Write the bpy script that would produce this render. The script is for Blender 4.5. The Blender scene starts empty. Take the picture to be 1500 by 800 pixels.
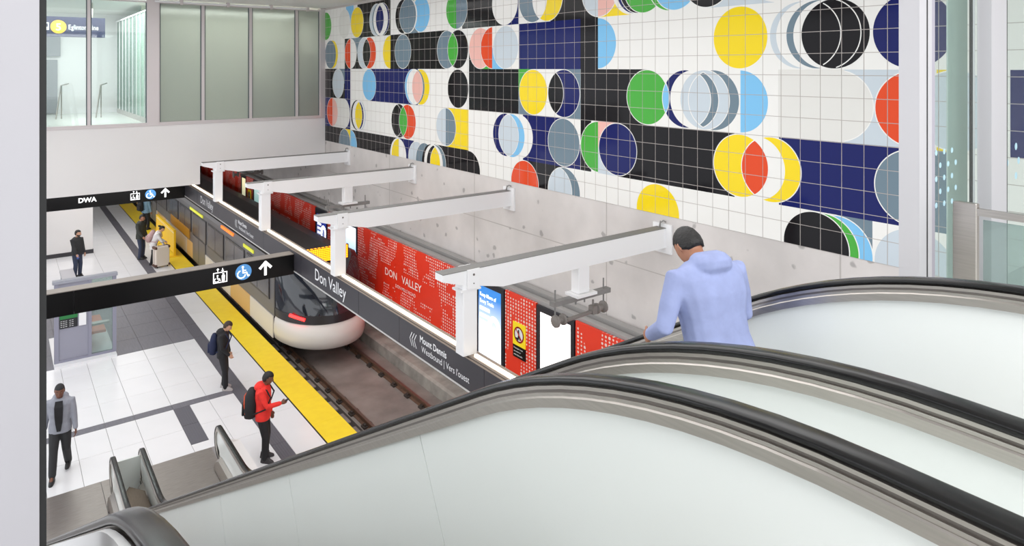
import bpy, bmesh, math, random
from mathutils import Vector, Matrix
random.seed(7)
S = bpy.context.scene
COL = S.collection
R = math.radians

# ------------------------------------------------------------------ camera
cam = bpy.data.cameras.new('camera')
cam.sensor_fit = 'HORIZONTAL'; cam.sensor_width = 36; cam.lens = 24
cam.shift_y = -0.2; cam.clip_start = 0.05; cam.clip_end = 300
co = bpy.data.objects.new('camera', cam); COL.objects.link(co)
co.location = (0, 0, 8); co.rotation_euler = (R(90), 0, -math.atan2(.6, .8))
S.camera = co

# ------------------------------------------------------------------ world, lights, exposure
W = bpy.data.worlds.new('world'); S.world = W; W.use_nodes = True
bg = W.node_tree.nodes['Background']; bg.inputs[0].default_value = (.93, .96, 1, 1); bg.inputs[1].default_value = 1.45  # even ambient fill, let in through the unbuilt left and rear sides
S.view_settings.view_transform = 'Standard'; S.view_settings.look = 'None'
S.view_settings.exposure = 0.4; S.view_settings.gamma = 1; S.view_settings.use_curve_mapping = False

def area(name, loc, sx, sy, power, rot=(0, 0, 0), color=(1, 1, 1)):
    l = bpy.data.lights.new(name, 'AREA'); l.shape = 'RECTANGLE'; l.size = sx; l.size_y = sy; l.energy = power; l.color = color
    o = bpy.data.objects.new(name, l); COL.objects.link(o); o.location = loc; o.rotation_euler = rot
    return o
area('hall_light', (3.5, 12, 10.2), 8, 18, 620)
area('hall_light', (2.5, -1.5, 10.1), 7, 4, 260)
area('platform_fill', (3.0, 33, 3.55), 4, 12, 210)  # added fill under the platform ceiling, no fixture built
area('platform_fill', (0.8, 19, 6.0), 4, 8, 60)  # added fill hanging in mid-air to brighten the paving
area('bridge_room_fill', (2.4, 29, 10.1), 3, 6, 260)  # added fill to brighten the room behind the clear panes
area('bridge_room_fill', (7.0, 27.2, 10.1), 5, 1.5, 235, color=(1, .97, .9))  # added warm fill lighting the frosted panes from behind

# ------------------------------------------------------------------ helpers
def lin(c):
    def f(v):
        v /= 255.
        return v / 12.92 if v <= .04045 else ((v + .055) / 1.055) ** 2.4
    return (f(c[0]), f(c[1]), f(c[2]), 1)

def mat(name, c, rough=.5, metal=0., var=0., vscale=3., bump=0., bscale=20., emit=0., alpha=1., spec=.5, coat=0., stretch=None, trans=0.):
    m = bpy.data.materials.new(name); m.use_nodes = True
    nt = m.node_tree; b = nt.nodes['Principled BSDF']
    b.inputs['Base Color'].default_value = lin(c); b.inputs['Roughness'].default_value = rough
    b.inputs['Metallic'].default_value = metal; b.inputs['Specular IOR Level'].default_value = spec
    b.inputs['Alpha'].default_value = alpha; b.inputs['Coat Weight'].default_value = coat
    b.inputs['Transmission Weight'].default_value = trans
    if emit:
        b.inputs['Emission Color'].default_value = lin(c); b.inputs['Emission Strength'].default_value = emit
    if var or bump:
        tc = nt.nodes.new('ShaderNodeTexCoord'); src = tc.outputs['Object']
        if stretch:
            mp = nt.nodes.new('ShaderNodeMapping'); mp.inputs['Scale'].default_value = stretch
            nt.links.new(src, mp.inputs[0]); src = mp.outputs[0]
        if var:
            n = nt.nodes.new('ShaderNodeTexNoise'); n.inputs['Scale'].default_value = vscale; n.inputs['Detail'].default_value = 6
            nt.links.new(src, n.inputs['Vector'])
            r = nt.nodes.new('ShaderNodeValToRGB')
            l = lin(c); r.color_ramp.elements[0].position = .3; r.color_ramp.elements[1].position = .7
            r.color_ramp.elements[0].color = tuple(max(0, v * (1 - var)) for v in l[:3]) + (1,)
            r.color_ramp.elements[1].color = tuple(min(1, v * (1 + var * .6)) for v in l[:3]) + (1,)
            nt.links.new(n.outputs['Fac'], r.inputs[0]); nt.links.new(r.outputs[0], b.inputs['Base Color'])
        if bump:
            n2 = nt.nodes.new('ShaderNodeTexNoise'); n2.inputs['Scale'].default_value = bscale; n2.inputs['Detail'].default_value = 3
            nt.links.new(src, n2.inputs['Vector'])
            bp = nt.nodes.new('ShaderNodeBump'); bp.inputs['Strength'].default_value = bump; bp.inputs['Distance'].default_value = .02
            nt.links.new(n2.outputs['Fac'], bp.inputs['Height']); nt.links.new(bp.outputs[0], b.inputs['Normal'])
    return m

def glass_mat(name, tint, opac, rough=.05, refl=.08):
    """thin pane: partly clear, partly frosted, with a weak gloss"""
    m = bpy.data.materials.new(name); m.use_nodes = True; nt = m.node_tree; nt.nodes.clear()
    out = nt.nodes.new('ShaderNodeOutputMaterial'); tr = nt.nodes.new('ShaderNodeBsdfTransparent'); tr.inputs[0].default_value = lin(tint)
    df = nt.nodes.new('ShaderNodeBsdfDiffuse'); df.inputs[0].default_value = lin(tint)
    tl = nt.nodes.new('ShaderNodeBsdfTranslucent'); tl.inputs[0].default_value = lin(tint)
    ms = nt.nodes.new('ShaderNodeMixShader'); ms.inputs[0].default_value = .5
    nt.links.new(df.outputs[0], ms.inputs[1]); nt.links.new(tl.outputs[0], ms.inputs[2])
    m1 = nt.nodes.new('ShaderNodeMixShader'); m1.inputs[0].default_value = opac
    nt.links.new(tr.outputs[0], m1.inputs[1]); nt.links.new(ms.outputs[0], m1.inputs[2])
    gl = nt.nodes.new('ShaderNodeBsdfGlossy'); gl.inputs['Roughness'].default_value = rough
    m2 = nt.nodes.new('ShaderNodeMixShader'); m2.inputs[0].default_value = refl
    nt.links.new(m1.outputs[0], m2.inputs[1]); nt.links.new(gl.outputs[0], m2.inputs[2]); nt.links.new(m2.outputs[0], out.inputs[0])
    return m

SPLIT = {'panel', 'rod', 'bracket', 'hanger', 'bolt', 'clamp', 'window_frame', 'gasket', 'inner_frame', 'frame', 'strap', 'eyes', 'foot', 'ad_lines', 'upper_trim', 'strip_base', 'wheel', 'chevrons', 'shadow_gap', 'brows', 'roof', 'plinth', 'corner_guard', 'wall_shackle', 'handrail_track', 'seat'}
class MB:
    def __init__(s): s.v = []; s.f = []; s.m = []; s.cur = 0
    def quad(s, *p):
        n = len(s.v); s.v += [tuple(q) for q in p]; s.f.append(tuple(range(n, n + len(p)))); s.m.append(s.cur)
    def box(s, x0, x1, y0, y1, z0, z1):
        n = len(s.v)
        s.v += [(x0, y0, z0), (x1, y0, z0), (x1, y1, z0), (x0, y1, z0), (x0, y0, z1), (x1, y0, z1), (x1, y1, z1), (x0, y1, z1)]
        for f in ((0, 3, 2, 1), (4, 5, 6, 7), (0, 1, 5, 4), (1, 2, 6, 5), (2, 3, 7, 6), (3, 0, 4, 7)):
            s.f.append(tuple(n + i for i in f)); s.m.append(s.cur)
    def cbox(s, x0, x1, y0, y1, z0, z1, c=.01):
        """box with chamfered upright edges and top"""
        def ring(z, e):
            return [(x0 + e + c, y0 + e, z), (x1 - e - c, y0 + e, z), (x1 - e, y0 + e + c, z), (x1 - e, y1 - e - c, z),
                    (x1 - e - c, y1 - e, z), (x0 + e + c, y1 - e, z), (x0 + e, y1 - e - c, z), (x0 + e, y0 + e + c, z)]
        s.loft([ring(z0, 0), ring(z1 - c, 0), ring(z1, c * .7)])
    def loft(s, rings, closed=True, caps=True):
        n = len(s.v); k = len(rings[0])
        for r in rings: s.v += [tuple(p) for p in r]
        for i in range(len(rings) - 1):
            for j in range(k if closed else k - 1):
                a = n + i * k + j; b = n + i * k + (j + 1) % k
                s.f.append((a, b, b + k, a + k)); s.m.append(s.cur)
        if caps and closed:
            s.f.append(tuple(n + j for j in reversed(range(k)))); s.m.append(s.cur)
            e = n + (len(rings) - 1) * k; s.f.append(tuple(e + j for j in range(k))); s.m.append(s.cur)
    def prism(s, poly, axis, a, b):
        """extrude a 2D polygon along an axis from a to b"""
        def P(p, t): return (t, p[0], p[1]) if axis == 'x' else (p[0], t, p[1]) if axis == 'y' else (p[0], p[1], t)
        s.loft([[P(p, a) for p in poly], [P(p, b) for p in poly]])
    def tube(s, pts, r, seg=8, ends=True):
        pts = [Vector(p) for p in pts]; n = len(pts)
        rr = r if isinstance(r, (list, tuple)) else [r] * n
        rings = []; t0 = (pts[1] - pts[0]).normalized()
        u = t0.orthogonal().normalized()
        for i, p in enumerate(pts):
            t = (pts[min(i + 1, n - 1)] - pts[max(i - 1, 0)]).normalized()
            u = (u - t * u.dot(t)); u = u.normalized() if u.length > 1e-6 else t.orthogonal().normalized()
            w = t.cross(u)
            rings.append([p + (u * math.cos(2 * math.pi * j / seg) + w * math.sin(2 * math.pi * j / seg)) * rr[i] for j in range(seg)])
        s.loft(rings)
    def ball(s, c, rx, ry=None, rz=None, seg=12, rng=8):
        ry = ry or rx; rz = rz or rx; rings = []
        for i in range(1, rng):
            a = math.pi * i / rng
            rings.append([(c[0] + rx * math.sin(a) * math.cos(2 * math.pi * j / seg), c[1] + ry * math.sin(a) * math.sin(2 * math.pi * j / seg), c[2] - rz * math.cos(a)) for j in range(seg)])
        s.loft(rings)
    def disc(s, c, r, u, v, seg=28):
        s.quad(*[tuple(Vector(c) + Vector(u) * r * math.cos(2 * math.pi * j / seg) + Vector(v) * r * math.sin(2 * math.pi * j / seg)) for j in range(seg)])
    def mesh(s, name, mats, smooth=False):
        me = bpy.data.meshes.new(name); me.from_pydata(s.v, [], s.f)
        for m in (mats if isinstance(mats, (list, tuple)) else [mats]): me.materials.append(m)
        if any(s.m): me.polygons.foreach_set('material_index', s.m)
        bm = bmesh.new(); bm.from_mesh(me); bmesh.ops.recalc_face_normals(bm, faces=bm.faces) if not getattr(s, 'keep', False) else None
        bm.to_mesh(me); bm.free()
        if smooth: me.shade_smooth() if smooth is True else me.set_sharp_from_angle(angle=smooth)
        me.update(); return me
    def build(s, name, mats, parent=None, smooth=False):
        if name in SPLIT and len(s.f) > 1: return s.build_split(name, mats, parent, smooth)
        me = s.mesh(name, mats, smooth)
        return link(name, me, parent)
    def build_split(s, name, mats, parent, smooth):
        """every loose piece becomes a part of its own"""
        par = list(range(len(s.v)))
        def root(i):
            while par[i] != i: par[i] = par[par[i]]; i = par[i]
            return i
        for f in s.f:
            for a in f[1:]: par[root(a)] = root(f[0])
        grp = {}
        for f, m in zip(s.f, s.m): grp.setdefault(root(f[0]), []).append((f, m))
        o = None
        for fs in grp.values():
            q = MB(); mp = {}
            for f, m in fs:
                for i in f:
                    if i not in mp: mp[i] = len(q.v); q.v.append(s.v[i])
                q.f.append(tuple(mp[i] for i in f)); q.m.append(m)
            o = link(name, q.mesh(name, mats, smooth), parent)
        return o

def link(name, me, parent=None, loc=None):
    o = bpy.data.objects.new(name, me); COL.objects.link(o)
    if parent is not None:
        o.parent = parent
        if loc is None and parent.get('wco'): o.location = -(Vector(parent['wco']))
        elif loc is not None and parent.get('wco'): o.location = Vector(loc) - Vector(parent['wco'])
        elif loc is not None: o.location = loc
    elif loc is not None: o.location = loc
    return o

def tag(o, label=None, cat=None, group=None, kind=None):
    if label: o['label'] = label
    if cat: o['category'] = cat
    if group: o['group'] = group
    if kind: o['kind'] = kind
    return o

def thing(name, loc, label, cat, group=None, rz=0., world=True):
    """Empty at the base. world=True: its children are given in world coordinates"""
    o = bpy.data.objects.new(name, None); COL.objects.link(o); o.empty_display_size = .1
    o.location = loc; o.rotation_euler.z = rz
    if world: o['wco'] = tuple(loc)
    return tag(o, label, cat, group)

def copy_tree(o, parent=None):
    c = o.copy(); COL.objects.link(c)
    if parent is not None: c.parent = parent
    for ch in list(o.children): copy_tree(ch, c)
    return c

def struct(name, mb, m, smooth=False, label=None):
    o = mb.build(name, m, None, smooth); o['kind'] = 'structure'
    if label: o['label'] = label
    return o

def text(name, body, size, org, right, up, m, parent=None, bold=.0, align='LEFT', sx=1.):
    cu = bpy.data.curves.new(name, 'FONT'); cu.body = body; cu.size = size; cu.align_x = align; cu.offset = bold * size; cu.fill_mode = 'BOTH'; cu.resolution_u = 3
    t = bpy.data.objects.new('tmp', cu); COL.objects.link(t)
    dg = bpy.context.evaluated_depsgraph_get(); dg.update()
    me = bpy.data.meshes.new_from_object(t.evaluated_get(dg)); bpy.data.objects.remove(t)
    r = Vector(right).normalized(); u = Vector(up).normalized(); n = r.cross(u)
    M = Matrix.Translation(Vector(org)) @ Matrix(((r.x, u.x, n.x, 0), (r.y, u.y, n.y, 0), (r.z, u.z, n.z, 0), (0, 0, 0, 1))) @ Matrix.Diagonal((sx, 1, 1, 1))
    me.transform(Matrix.Identity(4)); me.materials.clear(); me.materials.append(m); me.name = name
    # every word is a part of its own
    xs = sorted((min(me.vertices[i].co.x for i in p.vertices), max(me.vertices[i].co.x for i in p.vertices)) for p in me.polygons)
    cuts = []; hi = xs[0][1]
    for a, b_ in xs:
        if a > hi + .16 * size: cuts.append((hi + a) / 2)
        hi = max(hi, b_)
    o = None
    if not cuts:
        me.transform(M); return link(name, me, parent)
    for lo, up_ in zip([-1e9] + cuts, cuts + [1e9]):
        bm = bmesh.new(); bm.from_mesh(me)
        bmesh.ops.delete(bm, geom=[f for f in bm.faces if not lo < f.calc_center_median().x < up_], context='FACES')
        m2 = bpy.data.meshes.new(name); bm.to_mesh(m2); bm.free(); m2.materials.append(m); m2.transform(M); o = link(name, m2, parent)
    bpy.data.meshes.remove(me)
    return o

def stroke(mb, org, right, up, pts, w):
    """flat polyline of width w in the plane (right, up)"""
    r = Vector(right); u = Vector(up); o = Vector(org)
    P = [Vector((p[0], p[1])) for p in pts]
    for a, b in zip(P[:-1], P[1:]):
        d = (b - a).normalized(); n = Vector((-d.y, d.x)) * w / 2; a2 = a - d * w * .3; b2 = b + d * w * .3
        mb.quad(*[tuple(o + r * q.x + u * q.y) for q in (a2 - n, b2 - n, b2 + n, a2 + n)])
def flat(mb, org, right, up, pts):
    r = Vector(right); u = Vector(up); o = Vector(org)
    mb.quad(*[tuple(o + r * p[0] + u * p[1]) for p in pts])

def proj(x, y, z):
    d = .6 * x + .8 * y; r = .8 * x - .6 * y
    return (750 + 1000 * r / d, 100 + 1000 * (8 - z) / d, d) if d > .05 else (9999, 9999, d)

# ------------------------------------------------------------------ materials
white_paint = mat('white_paint', (232, 231, 232), .35)
white_panel = mat('white_panel', (226, 223, 222), .3, var=.03, vscale=.4)
ceiling_m = mat('ceiling_paint', (222, 222, 220), .7)
concrete = mat('concrete', (186, 183, 178), .8, var=.22, vscale=.9, bump=.15, bscale=14)
def concrete_spots():
    m = mat('cast_concrete', (206, 200, 197), .75, var=.16, vscale=.7, bump=.12, bscale=10)
    nt = m.node_tree; b = nt.nodes['Principled BSDF']; tc = nt.nodes.new('ShaderNodeTexCoord')
    v = nt.nodes.new('ShaderNodeTexVoronoi'); v.inputs['Scale'].default_value = 2.3
    nz = nt.nodes.new('ShaderNodeTexNoise'); nz.inputs['Scale'].default_value = 7
    mx = nt.nodes.new('ShaderNodeMixRGB'); mx.inputs[0].default_value = .12
    nt.links.new(tc.outputs['Object'], mx.inputs[1]); nt.links.new(nz.outputs['Color'], mx.inputs[2]); nt.links.new(tc.outputs['Object'], nz.inputs['Vector'])
    nt.links.new(mx.outputs[0], v.inputs['Vector'])
    r = nt.nodes.new('ShaderNodeValToRGB'); r.color_ramp.elements[0].position = .1; r.color_ramp.elements[1].position = .15
    r.color_ramp.elements[0].color = (.62, .62, .62, 1); r.color_ramp.elements[1].color = (1, 1, 1, 1)
    nt.links.new(v.outputs['Distance'], r.inputs[0])
    mu = nt.nodes.new('ShaderNodeMixRGB'); mu.blend_type = 'MULTIPLY'; mu.inputs[0].default_value = 1
    src = b.inputs['Base Color'].links[0].from_socket
    nt.links.new(src, mu.inputs[1]); nt.links.new(r.outputs[0], mu.inputs[2]); nt.links.new(mu.outputs[0], b.inputs['Base Color'])
    return m
wall_concrete = concrete_spots(); column_paint = mat('column_paint', (190, 188, 191), .4); left_paint = mat('satin_aluminium', (172, 170, 174), .45)
track_concrete = mat('track_concrete', (142, 132, 126), .85, var=.3, vscale=1.2, bump=.2, bscale=15)
curb_concrete = mat('curb_concrete', (158, 152, 144), .85, var=.35, vscale=2.5, bump=.2, bscale=12)
floor_white = mat('floor_white', (232, 231, 233), .22, var=.02, vscale=1.5)
floor_joint = mat('floor_joint', (150, 146, 146), .8)
floor_dark = mat('floor_dark', (112, 110, 118), .45, var=.12, vscale=4, stretch=(6, .6, 1))
floor_tactile = mat('floor_tactile', (96, 94, 102), .5)
yellow_edge = mat('yellow_edge', (255, 220, 44), .5, var=.05, vscale=5)
steel = mat('brushed_steel', (186, 180, 174), .3, 1., var=.08, vscale=4, stretch=(30, 1, 30))
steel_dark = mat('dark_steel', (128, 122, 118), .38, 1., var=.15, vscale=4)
plate_steel = mat('plate_steel', (158, 150, 146), .42, .85, var=.12, vscale=5, stretch=(1, 8, 1))
rubber = mat('handrail_rubber', (11, 10, 10), .24, spec=.45)
esc_glass = mat('escalator_panel', (240, 244, 241), .16, var=.02, vscale=.5, spec=.4)
joint_m = mat('panel_joint', (150, 155, 152), .5)
black_gloss = mat('sign_black', (11, 10, 11), .3, spec=.3)
black_matte = mat('black_matte', (22, 21, 22), .6)
fascia_dark = mat('fascia_dark', (54, 52, 58), .4)
sign_white = mat('sign_white', (250, 250, 250), .4, emit=.7)
sign_blue = mat('sign_blue', (84, 146, 206), .4, emit=.25)
print_white = mat('print_white', (236, 236, 238), .5)
led = mat('led_strip', (255, 240, 214), .5, emit=2.6)
cream_trim = mat('cream_trim', (150, 136, 124), .5)
grey_trim = mat('grey_trim', (176, 172, 168), .5)
galv = mat('galvanised', (128, 126, 124), .55, 0., var=.15, vscale=6)
insul = mat('insulator_grey', (126, 120, 116), .5)
rust = mat('rail_rust', (104, 74, 56), .75, var=.3, vscale=8)
rail_top = mat('rail_head', (120, 108, 100), .35, .7)
clip_m = mat('rail_clip', (66, 56, 50), .75, var=.2, vscale=9)
glass_clear = glass_mat('clear_glass', (242, 247, 245), .02, .02, .04)
glass_rail = glass_mat('rail_glass', (214, 226, 224), .16, .05, .07)
glass_green = glass_mat('green_glass', (206, 224, 218), .5, .1, .06)
def frosted():
    m = glass_mat('frosted_glass', (186, 190, 184), .62, .35, .05); nt = m.node_tree
    tr = next(n for n in nt.nodes if n.type == 'BSDF_TRANSPARENT'); to_ = tr.outputs[0].links[0].to_socket
    rf = nt.nodes.new('ShaderNodeBsdfRefraction'); rf.inputs['Roughness'].default_value = .55; rf.inputs['IOR'].default_value = 1.15; rf.inputs[0].default_value = lin((200, 206, 204))
    nt.links.new(rf.outputs[0], to_); return m
glass_frost = frosted()
glass_grey = glass_mat('grey_glass', (150, 162, 158), .8, .2, .06)
glass_pale = glass_mat('pale_glass', (214, 226, 222), .75, .2, .08)
frame_alu = mat('frame_aluminium', (206, 198, 198), .4, .3)
gasket = mat('gasket', (26, 26, 26), .7)

# ------------------------------------------------------------------ shell
b = MB(); b.box(10.012, 10.4, -3, 75, -.7, 12); struct('wall_right', b, wall_concrete)
WR = bpy.data.objects['wall_right']
b = MB(); b.box(-9, 10.4, -3.5, 45, 10.3, 10.6); struct('ceiling', b, ceiling_m)
form = mat('formwork_line', (176, 170, 166), .9)
for y in (5.2, 10.1, 15, 19.9, 24.8):
    b = MB(); b.box(10.0095, 10.013, y - .012, y + .012, -.5, 5.22); b.build('formwork_joint', form, WR)
b = MB(); b.box(10.0095, 10.013, 2, 25.3, 4.08, 4.1); b.build('formwork_joint', form, WR)
# ---- platform slab with its paving
b = MB(); b.box(-8, 6.27, 2, 75, -.7, -.012); FL = struct('floor', b, floor_joint)
def paver(x0, x1, y0, y1, m, cache={}):
    g = .004; k = (round(x1 - x0, 3), round(y1 - y0, 3), m.name)
    if k not in cache:
        q = MB(); w, h = (x1 - x0) / 2 - g, (y1 - y0) / 2 - g
        q.loft([[(-w, -h, -.02), (w, -h, -.02), (w, h, -.02), (-w, h, -.02)], [(-w, -h, -.002), (w, -h, -.002), (w, h, -.002), (-w, h, -.002)],
                [(-w + .003, -h + .003, 0), (w - .003, -h + .003, 0), (w - .003, h - .003, 0), (-w + .003, h - .003, 0)]])
        cache[k] = q.mesh('tile', m)
    return link('tile', cache[k], FL, ((x0 + x1) / 2, (y0 + y1) / 2, 0))
xs_l = [-1.65, -1.06, -.47, .12, .7, 1.29, 1.88, 2.46, 3.25, 4.03, 4.6]
def rows(y0, y1, step):
    n = max(1, round((y1 - y0) / step)); return [(y0 + (y1 - y0) * i / n, y0 + (y1 - y0) * (i + 1) / n) for i in range(n)]
for a, c in zip(xs_l[:-1], xs_l[1:]):
    for y0, y1 in rows(15.34, 17.56, 1.2):
        if a == 3.25:                                    # beside the tactile stub
            if y0 < 15.5: paver(3.25, 4.03, 15.34, 15.68, floor_white)
            paver(3.6, 4.03, max(y0, 15.68), y1, floor_white)
        else: paver(a, c, y0, y1, floor_white)
    for y0, y1 in rows(17.83, 21.0, 1.2) + [(21.0, 21.78)]: paver(a, c, y0, y1, floor_white)
    paver(a, c, 17.56, 17.83, floor_dark)
    for y0, y1 in rows(21.78, 27.4, 1.2): paver(a, c, y0, y1, floor_dark)
    for y0, y1 in rows(27.4, 46, 2.0): paver(a, c, y0, y1, floor_white)
for y0, y1 in rows(12.6, 15.34, 1.2): paver(3.75, 4.03, y0, y1, floor_white); paver(4.03, 4.6, y0, y1, floor_white)
for y0, y1 in rows(10, 46, 2.0): paver(4.91, 5.57, y0, y1, floor_white)
def tactile(x0, x1, y0, y1):
    q = MB(); q.box(x0 + .004, x1 - .004, y0 + .003, y1 - .003, -.02, -.001); n = max(3, int((x1 - x0) / .045))
    for i in range(n):
        x = x0 + (i + .5) * (x1 - x0) / n; q.box(x - .011, x + .011, y0 + .02, y1 - .02, -.001, .004)
    return q.build('tactile_tile', floor_tactile, FL)
for y0, y1 in rows(11, 46, 1.2): tactile(4.6, 4.91, y0, y1)
tactile(3.25, 3.6, 15.68, 16.6); tactile(3.25, 3.6, 16.6, 17.56)
for i in range(8): tactile(4.2, 4.6, 22 + i * .6, 22.6 + i * .6) if False else None
for y0, y1 in rows(10, 58, 1.22):
    q = MB(); q.box(5.6, 6.27, y0 + .002, y1 - .002, -.3, .004)
    for i in range(6):
        for j in range(10): pass
    q.build('edge_tile', yellow_edge, FL)
b = MB(); b.box(5.572, 5.598, 10, 58, -.02, -.003); b.build('joint_strip', black_matte, FL)

# ---- track bed, curb
b = MB(); b.box(6.27, 10.012, 2, 75, -.9, -.5); TB = struct('track_bed', b, track_concrete)
b = MB(); b.prism([(9.02, -.5), (9.05, -.22), (9.12, -.17), (9.4, -.15), (9.4, -.5)], 'y', 2, 75); struct('curb', b, curb_concrete)
b = MB(); b.box(6.3, 6.8, 2, 40, -.5, -.485); b.build('dark_gutter', mat('gutter_dark', (58, 52, 50), .9), TB)
y = 10.
pm = MB(); pm.box(-.17, .17, -.24, .24, -.01, .03); pad = pm.mesh('track_pad', track_concrete)
while y < 21: link('track_pad', pad, TB, (6.55, y + .375, -.485)); y += .75

# ---- track wall of red panels (behind the train)
b = MB(); b.box(9.5, 9.75, 2, 60, -.5, 2.66); struct('wall_track', b, black_matte)

# ------------------------------------------------------------------ tiled mural on the right wall
TC = {'W': (228, 226, 222), 'O': (216, 214, 209), 'K': (19, 17, 20), 'N': (17, 25, 90), 'Y': (234, 205, 34), 'R': (216, 72, 34), 'G': (72, 164, 62),
      'S': (108, 126, 138), 'L': (192, 201, 208), 'B': (122, 184, 224), 'P': (228, 176, 166)}
TK = list(TC); TM = [mat('glaze_' + n, TC[k], .08, bump=.03, bscale=2.2, spec=.15) for k, n in zip(TK, ('white', 'offwhite', 'black', 'navy', 'yellow', 'orange', 'green', 'slate', 'silver', 'sky', 'pink'))]
TM.append(mat('grout', (182, 174, 170), .9))
def yp(px):
    q = (px - 750) / 1000; return 10 * (.8 - .6 * q) / (.6 + .8 * q)
RD = .535
BZ = {'A': (9.607, 9.065, 10.3), 'B': (8.52, 7.98, 9.065), 'C': (7.44, 6.9, 7.98), 'D': (6.355, 5.81, 6.9), 'E': (5.268, 5.2, 5.81)}
OPS = []       # painter's list: (colour, y0, y1, z0, z1, discs)  a shape is a rectangle cut by discs
BIG = (-50, 80, -50, 80)
def rect(bd, c, a, e, half=None):
    z0, z1 = BZ[bd][1], BZ[bd][2]; zm = BZ[bd][0]
    if half == 'u': z0 = zm
    if half == 'l': z1 = zm
    OPS.append((c, yp(e), yp(a), z0, z1, []))
def ctr(bd, s):
    k, v = s[0], float(s[1:])
    return (yp(v) - RD if k == 'L' else yp(v) + RD if k == 'R' else yp(v), BZ[bd][0])
def disc(bd, c, *spec, a=None, e=None, line=True):
    """disc, or overlap of two discs, optionally cut to px a..e; 'L541' = its left edge stands at px 541"""
    cs = [ctr(bd, s) for s in spec]; y1 = yp(a) if a else 80; y0 = yp(e) if e else -50
    if line: OPS.append(('W', y0, y1, -50, 80, [(p, RD + .004) for p in cs]))
    OPS.append((c, y0, y1, -50, 80, [(p, RD - .012) for p in cs]))
# band A
D = disc; T = rect
T('A', 'B', 507, 518, 'u'); D('A', 'O', 'R513.2'); D('A', 'G', 'R485.5'); T('A', 'K', 523.7, 572); D('A', 'Y', 'L513.8')
D('A', 'L', 'L541.2'); D('A', 'S', 'L545', line=False); D('A', 'W', 'L547.4'); D('A', 'N', 'R570.8'); D('A', 'W', 'R568.3'); D('A', 'N', 'L550.5', 'R562.3')
T('A', 'G', 598, 606, 'u'); T('A', 'S', 598, 612, 'l'); D('A', 'B', 'R629.7'); D('A', 'W', 'R611'); D('A', 'K', 'L579', a=578, e=592); D('A', 'S', 'L585.2')
D('A', 'G', 'L653.4', e=668.2); D('A', 'S', 'R684.8', a=668.2); T('A', 'K', 677, 735.6); D('A', 'S', 'R684.8', a=668.2); T('A', 'N', 735.6, 759.6); D('A', 'W', 'L721')
T('A', 'K', 806, 876); D('A', 'S', 'L760'); D('A', 'Y', 'R824.4'); D('A', 'W', 'L780', 'R801')
D('A', 'L', 'L852', e=876); T('A', 'Y', 876, 925); D('A', 'P', 'L852', a=876); D('A', 'W', 'C925'); D('A', 'N', 'C931'); D('A', 'K', 'C936'); D('A', 'G', 'C943')
D('A', 'G', 'C981'); D('A', 'B', 'C989'); T('A', 'L', 1036, 1134); D('A', 'K', 'C1036'); D('A', 'W', 'C1138'); D('A', 'Y', 'C1200'); T('A', 'N', 1200, 1262); D('A', 'O', 'C1262')
# band B
D('B', 'Y', 'R495.2'); D('B', 'S', 'R492.2', line=False); T('B', 'K', 505, 522); T('B', 'S', 513, 531, 'u'); T('B', 'K', 513, 531, 'l'); D('B', 'R', 'L505', e=513.2); D('B', 'W', 'R522.5', a=513.2)
D('B', 'R', 'R551'); D('B', 'L', 'L523.7'); D('B', 'R', 'R551', a=538); D('B', 'K', 'L531.2', 'R542.7'); T('B', 'K', 572, 656); D('B', 'Y', 'L560.7', e=572); D('B', 'S', 'L578.3')
D('B', 'K', 'R686.2'); D('B', 'S', 'L640.2'); D('B', 'K', 'R686.2', a=671); D('B', 'G', 'L655.6', 'R670.8')
T('B', 'K', 687, 705, 'l'); T('B', 'G', 705, 721, 'l'); T('B', 'B', 721, 740, 'l'); D('B', 'P', 'L687'); D('B', 'R', 'L704', e=721); D('B', 'L', 'L722')
T('B', 'N', 760.2, 850.4); T('B', 'K', 850.4, 876); D('B', 'B', 'R903', a=876, line=False)
D('B', 'Y', 'L1044.6'); D('B', 'L', 'L1127', line=False); D('B', 'W', 'L1136', line=False); D('B', 'S', 'L1151', line=False); D('B', 'W', 'L1161', line=False); D('B', 'K', 'L1173')
def ring(bd, s, clip):
    p = ctr(bd, s); q = ctr(bd, clip); n = 28                        # thin white arc of one disc inside another
    for i in range(n):
        a0 = -1.35 + 2.7 * i / n; a1 = -1.35 + 2.7 * (i + 1) / n
        P4 = [(p[0] - rr * math.cos(a), p[1] + rr * math.sin(a)) for rr, a in ((RD - .008, a0), (RD + .008, a0), (RD + .008, a1), (RD - .008, a1))]
        if all((v[0] - q[0]) ** 2 + (v[1] - q[1]) ** 2 < (RD - .005) ** 2 for v in P4): OPS.append(('W', P4))
ring('B', 'L1136', 'L1173'); ring('B', 'L1161', 'L1173')
D('B', 'N', 'L1277.5')
# band C
T('C', 'K', 470, 505); T('C', 'N', 505, 513.2); T('C', 'S', 496, 505, 'u'); D('C', 'L', 'L487'); T('C', 'N', 541, 612); D('C', 'B', 'L530.8')
D('C', 'B', 'L593'); D('C', 'W', 'L595.7', line=False); D('C', 'Y', 'R629.4'); D('C', 'S', 'R622', line=False); D('C', 'W', 'R619.5', 'L595.7'); D('C', 'P', 'L603.5', 'R619.5')
D('C', 'K', 'L655.6'); T('C', 'K', 687, 759.5); T('C', 'G', 759.6, 781, 'u'); T('C', 'S', 759.6, 781, 'l'); T('C', 'S', 826, 850.4)
D('C', 'Y', 'L760.4'); ring('C', 'L781', 'L760.4'); D('C', 'N', 'R849.6'); D('C', 'K', 'L802.6', 'R825.6')
T('C', 'K', 850.6, 948); D('C', 'N', 'L970'); D('C', 'G', 'L918'); D('C', 'B', 'L970', 'R980.7'); D('C', 'W', 'L981', line=False)
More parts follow.
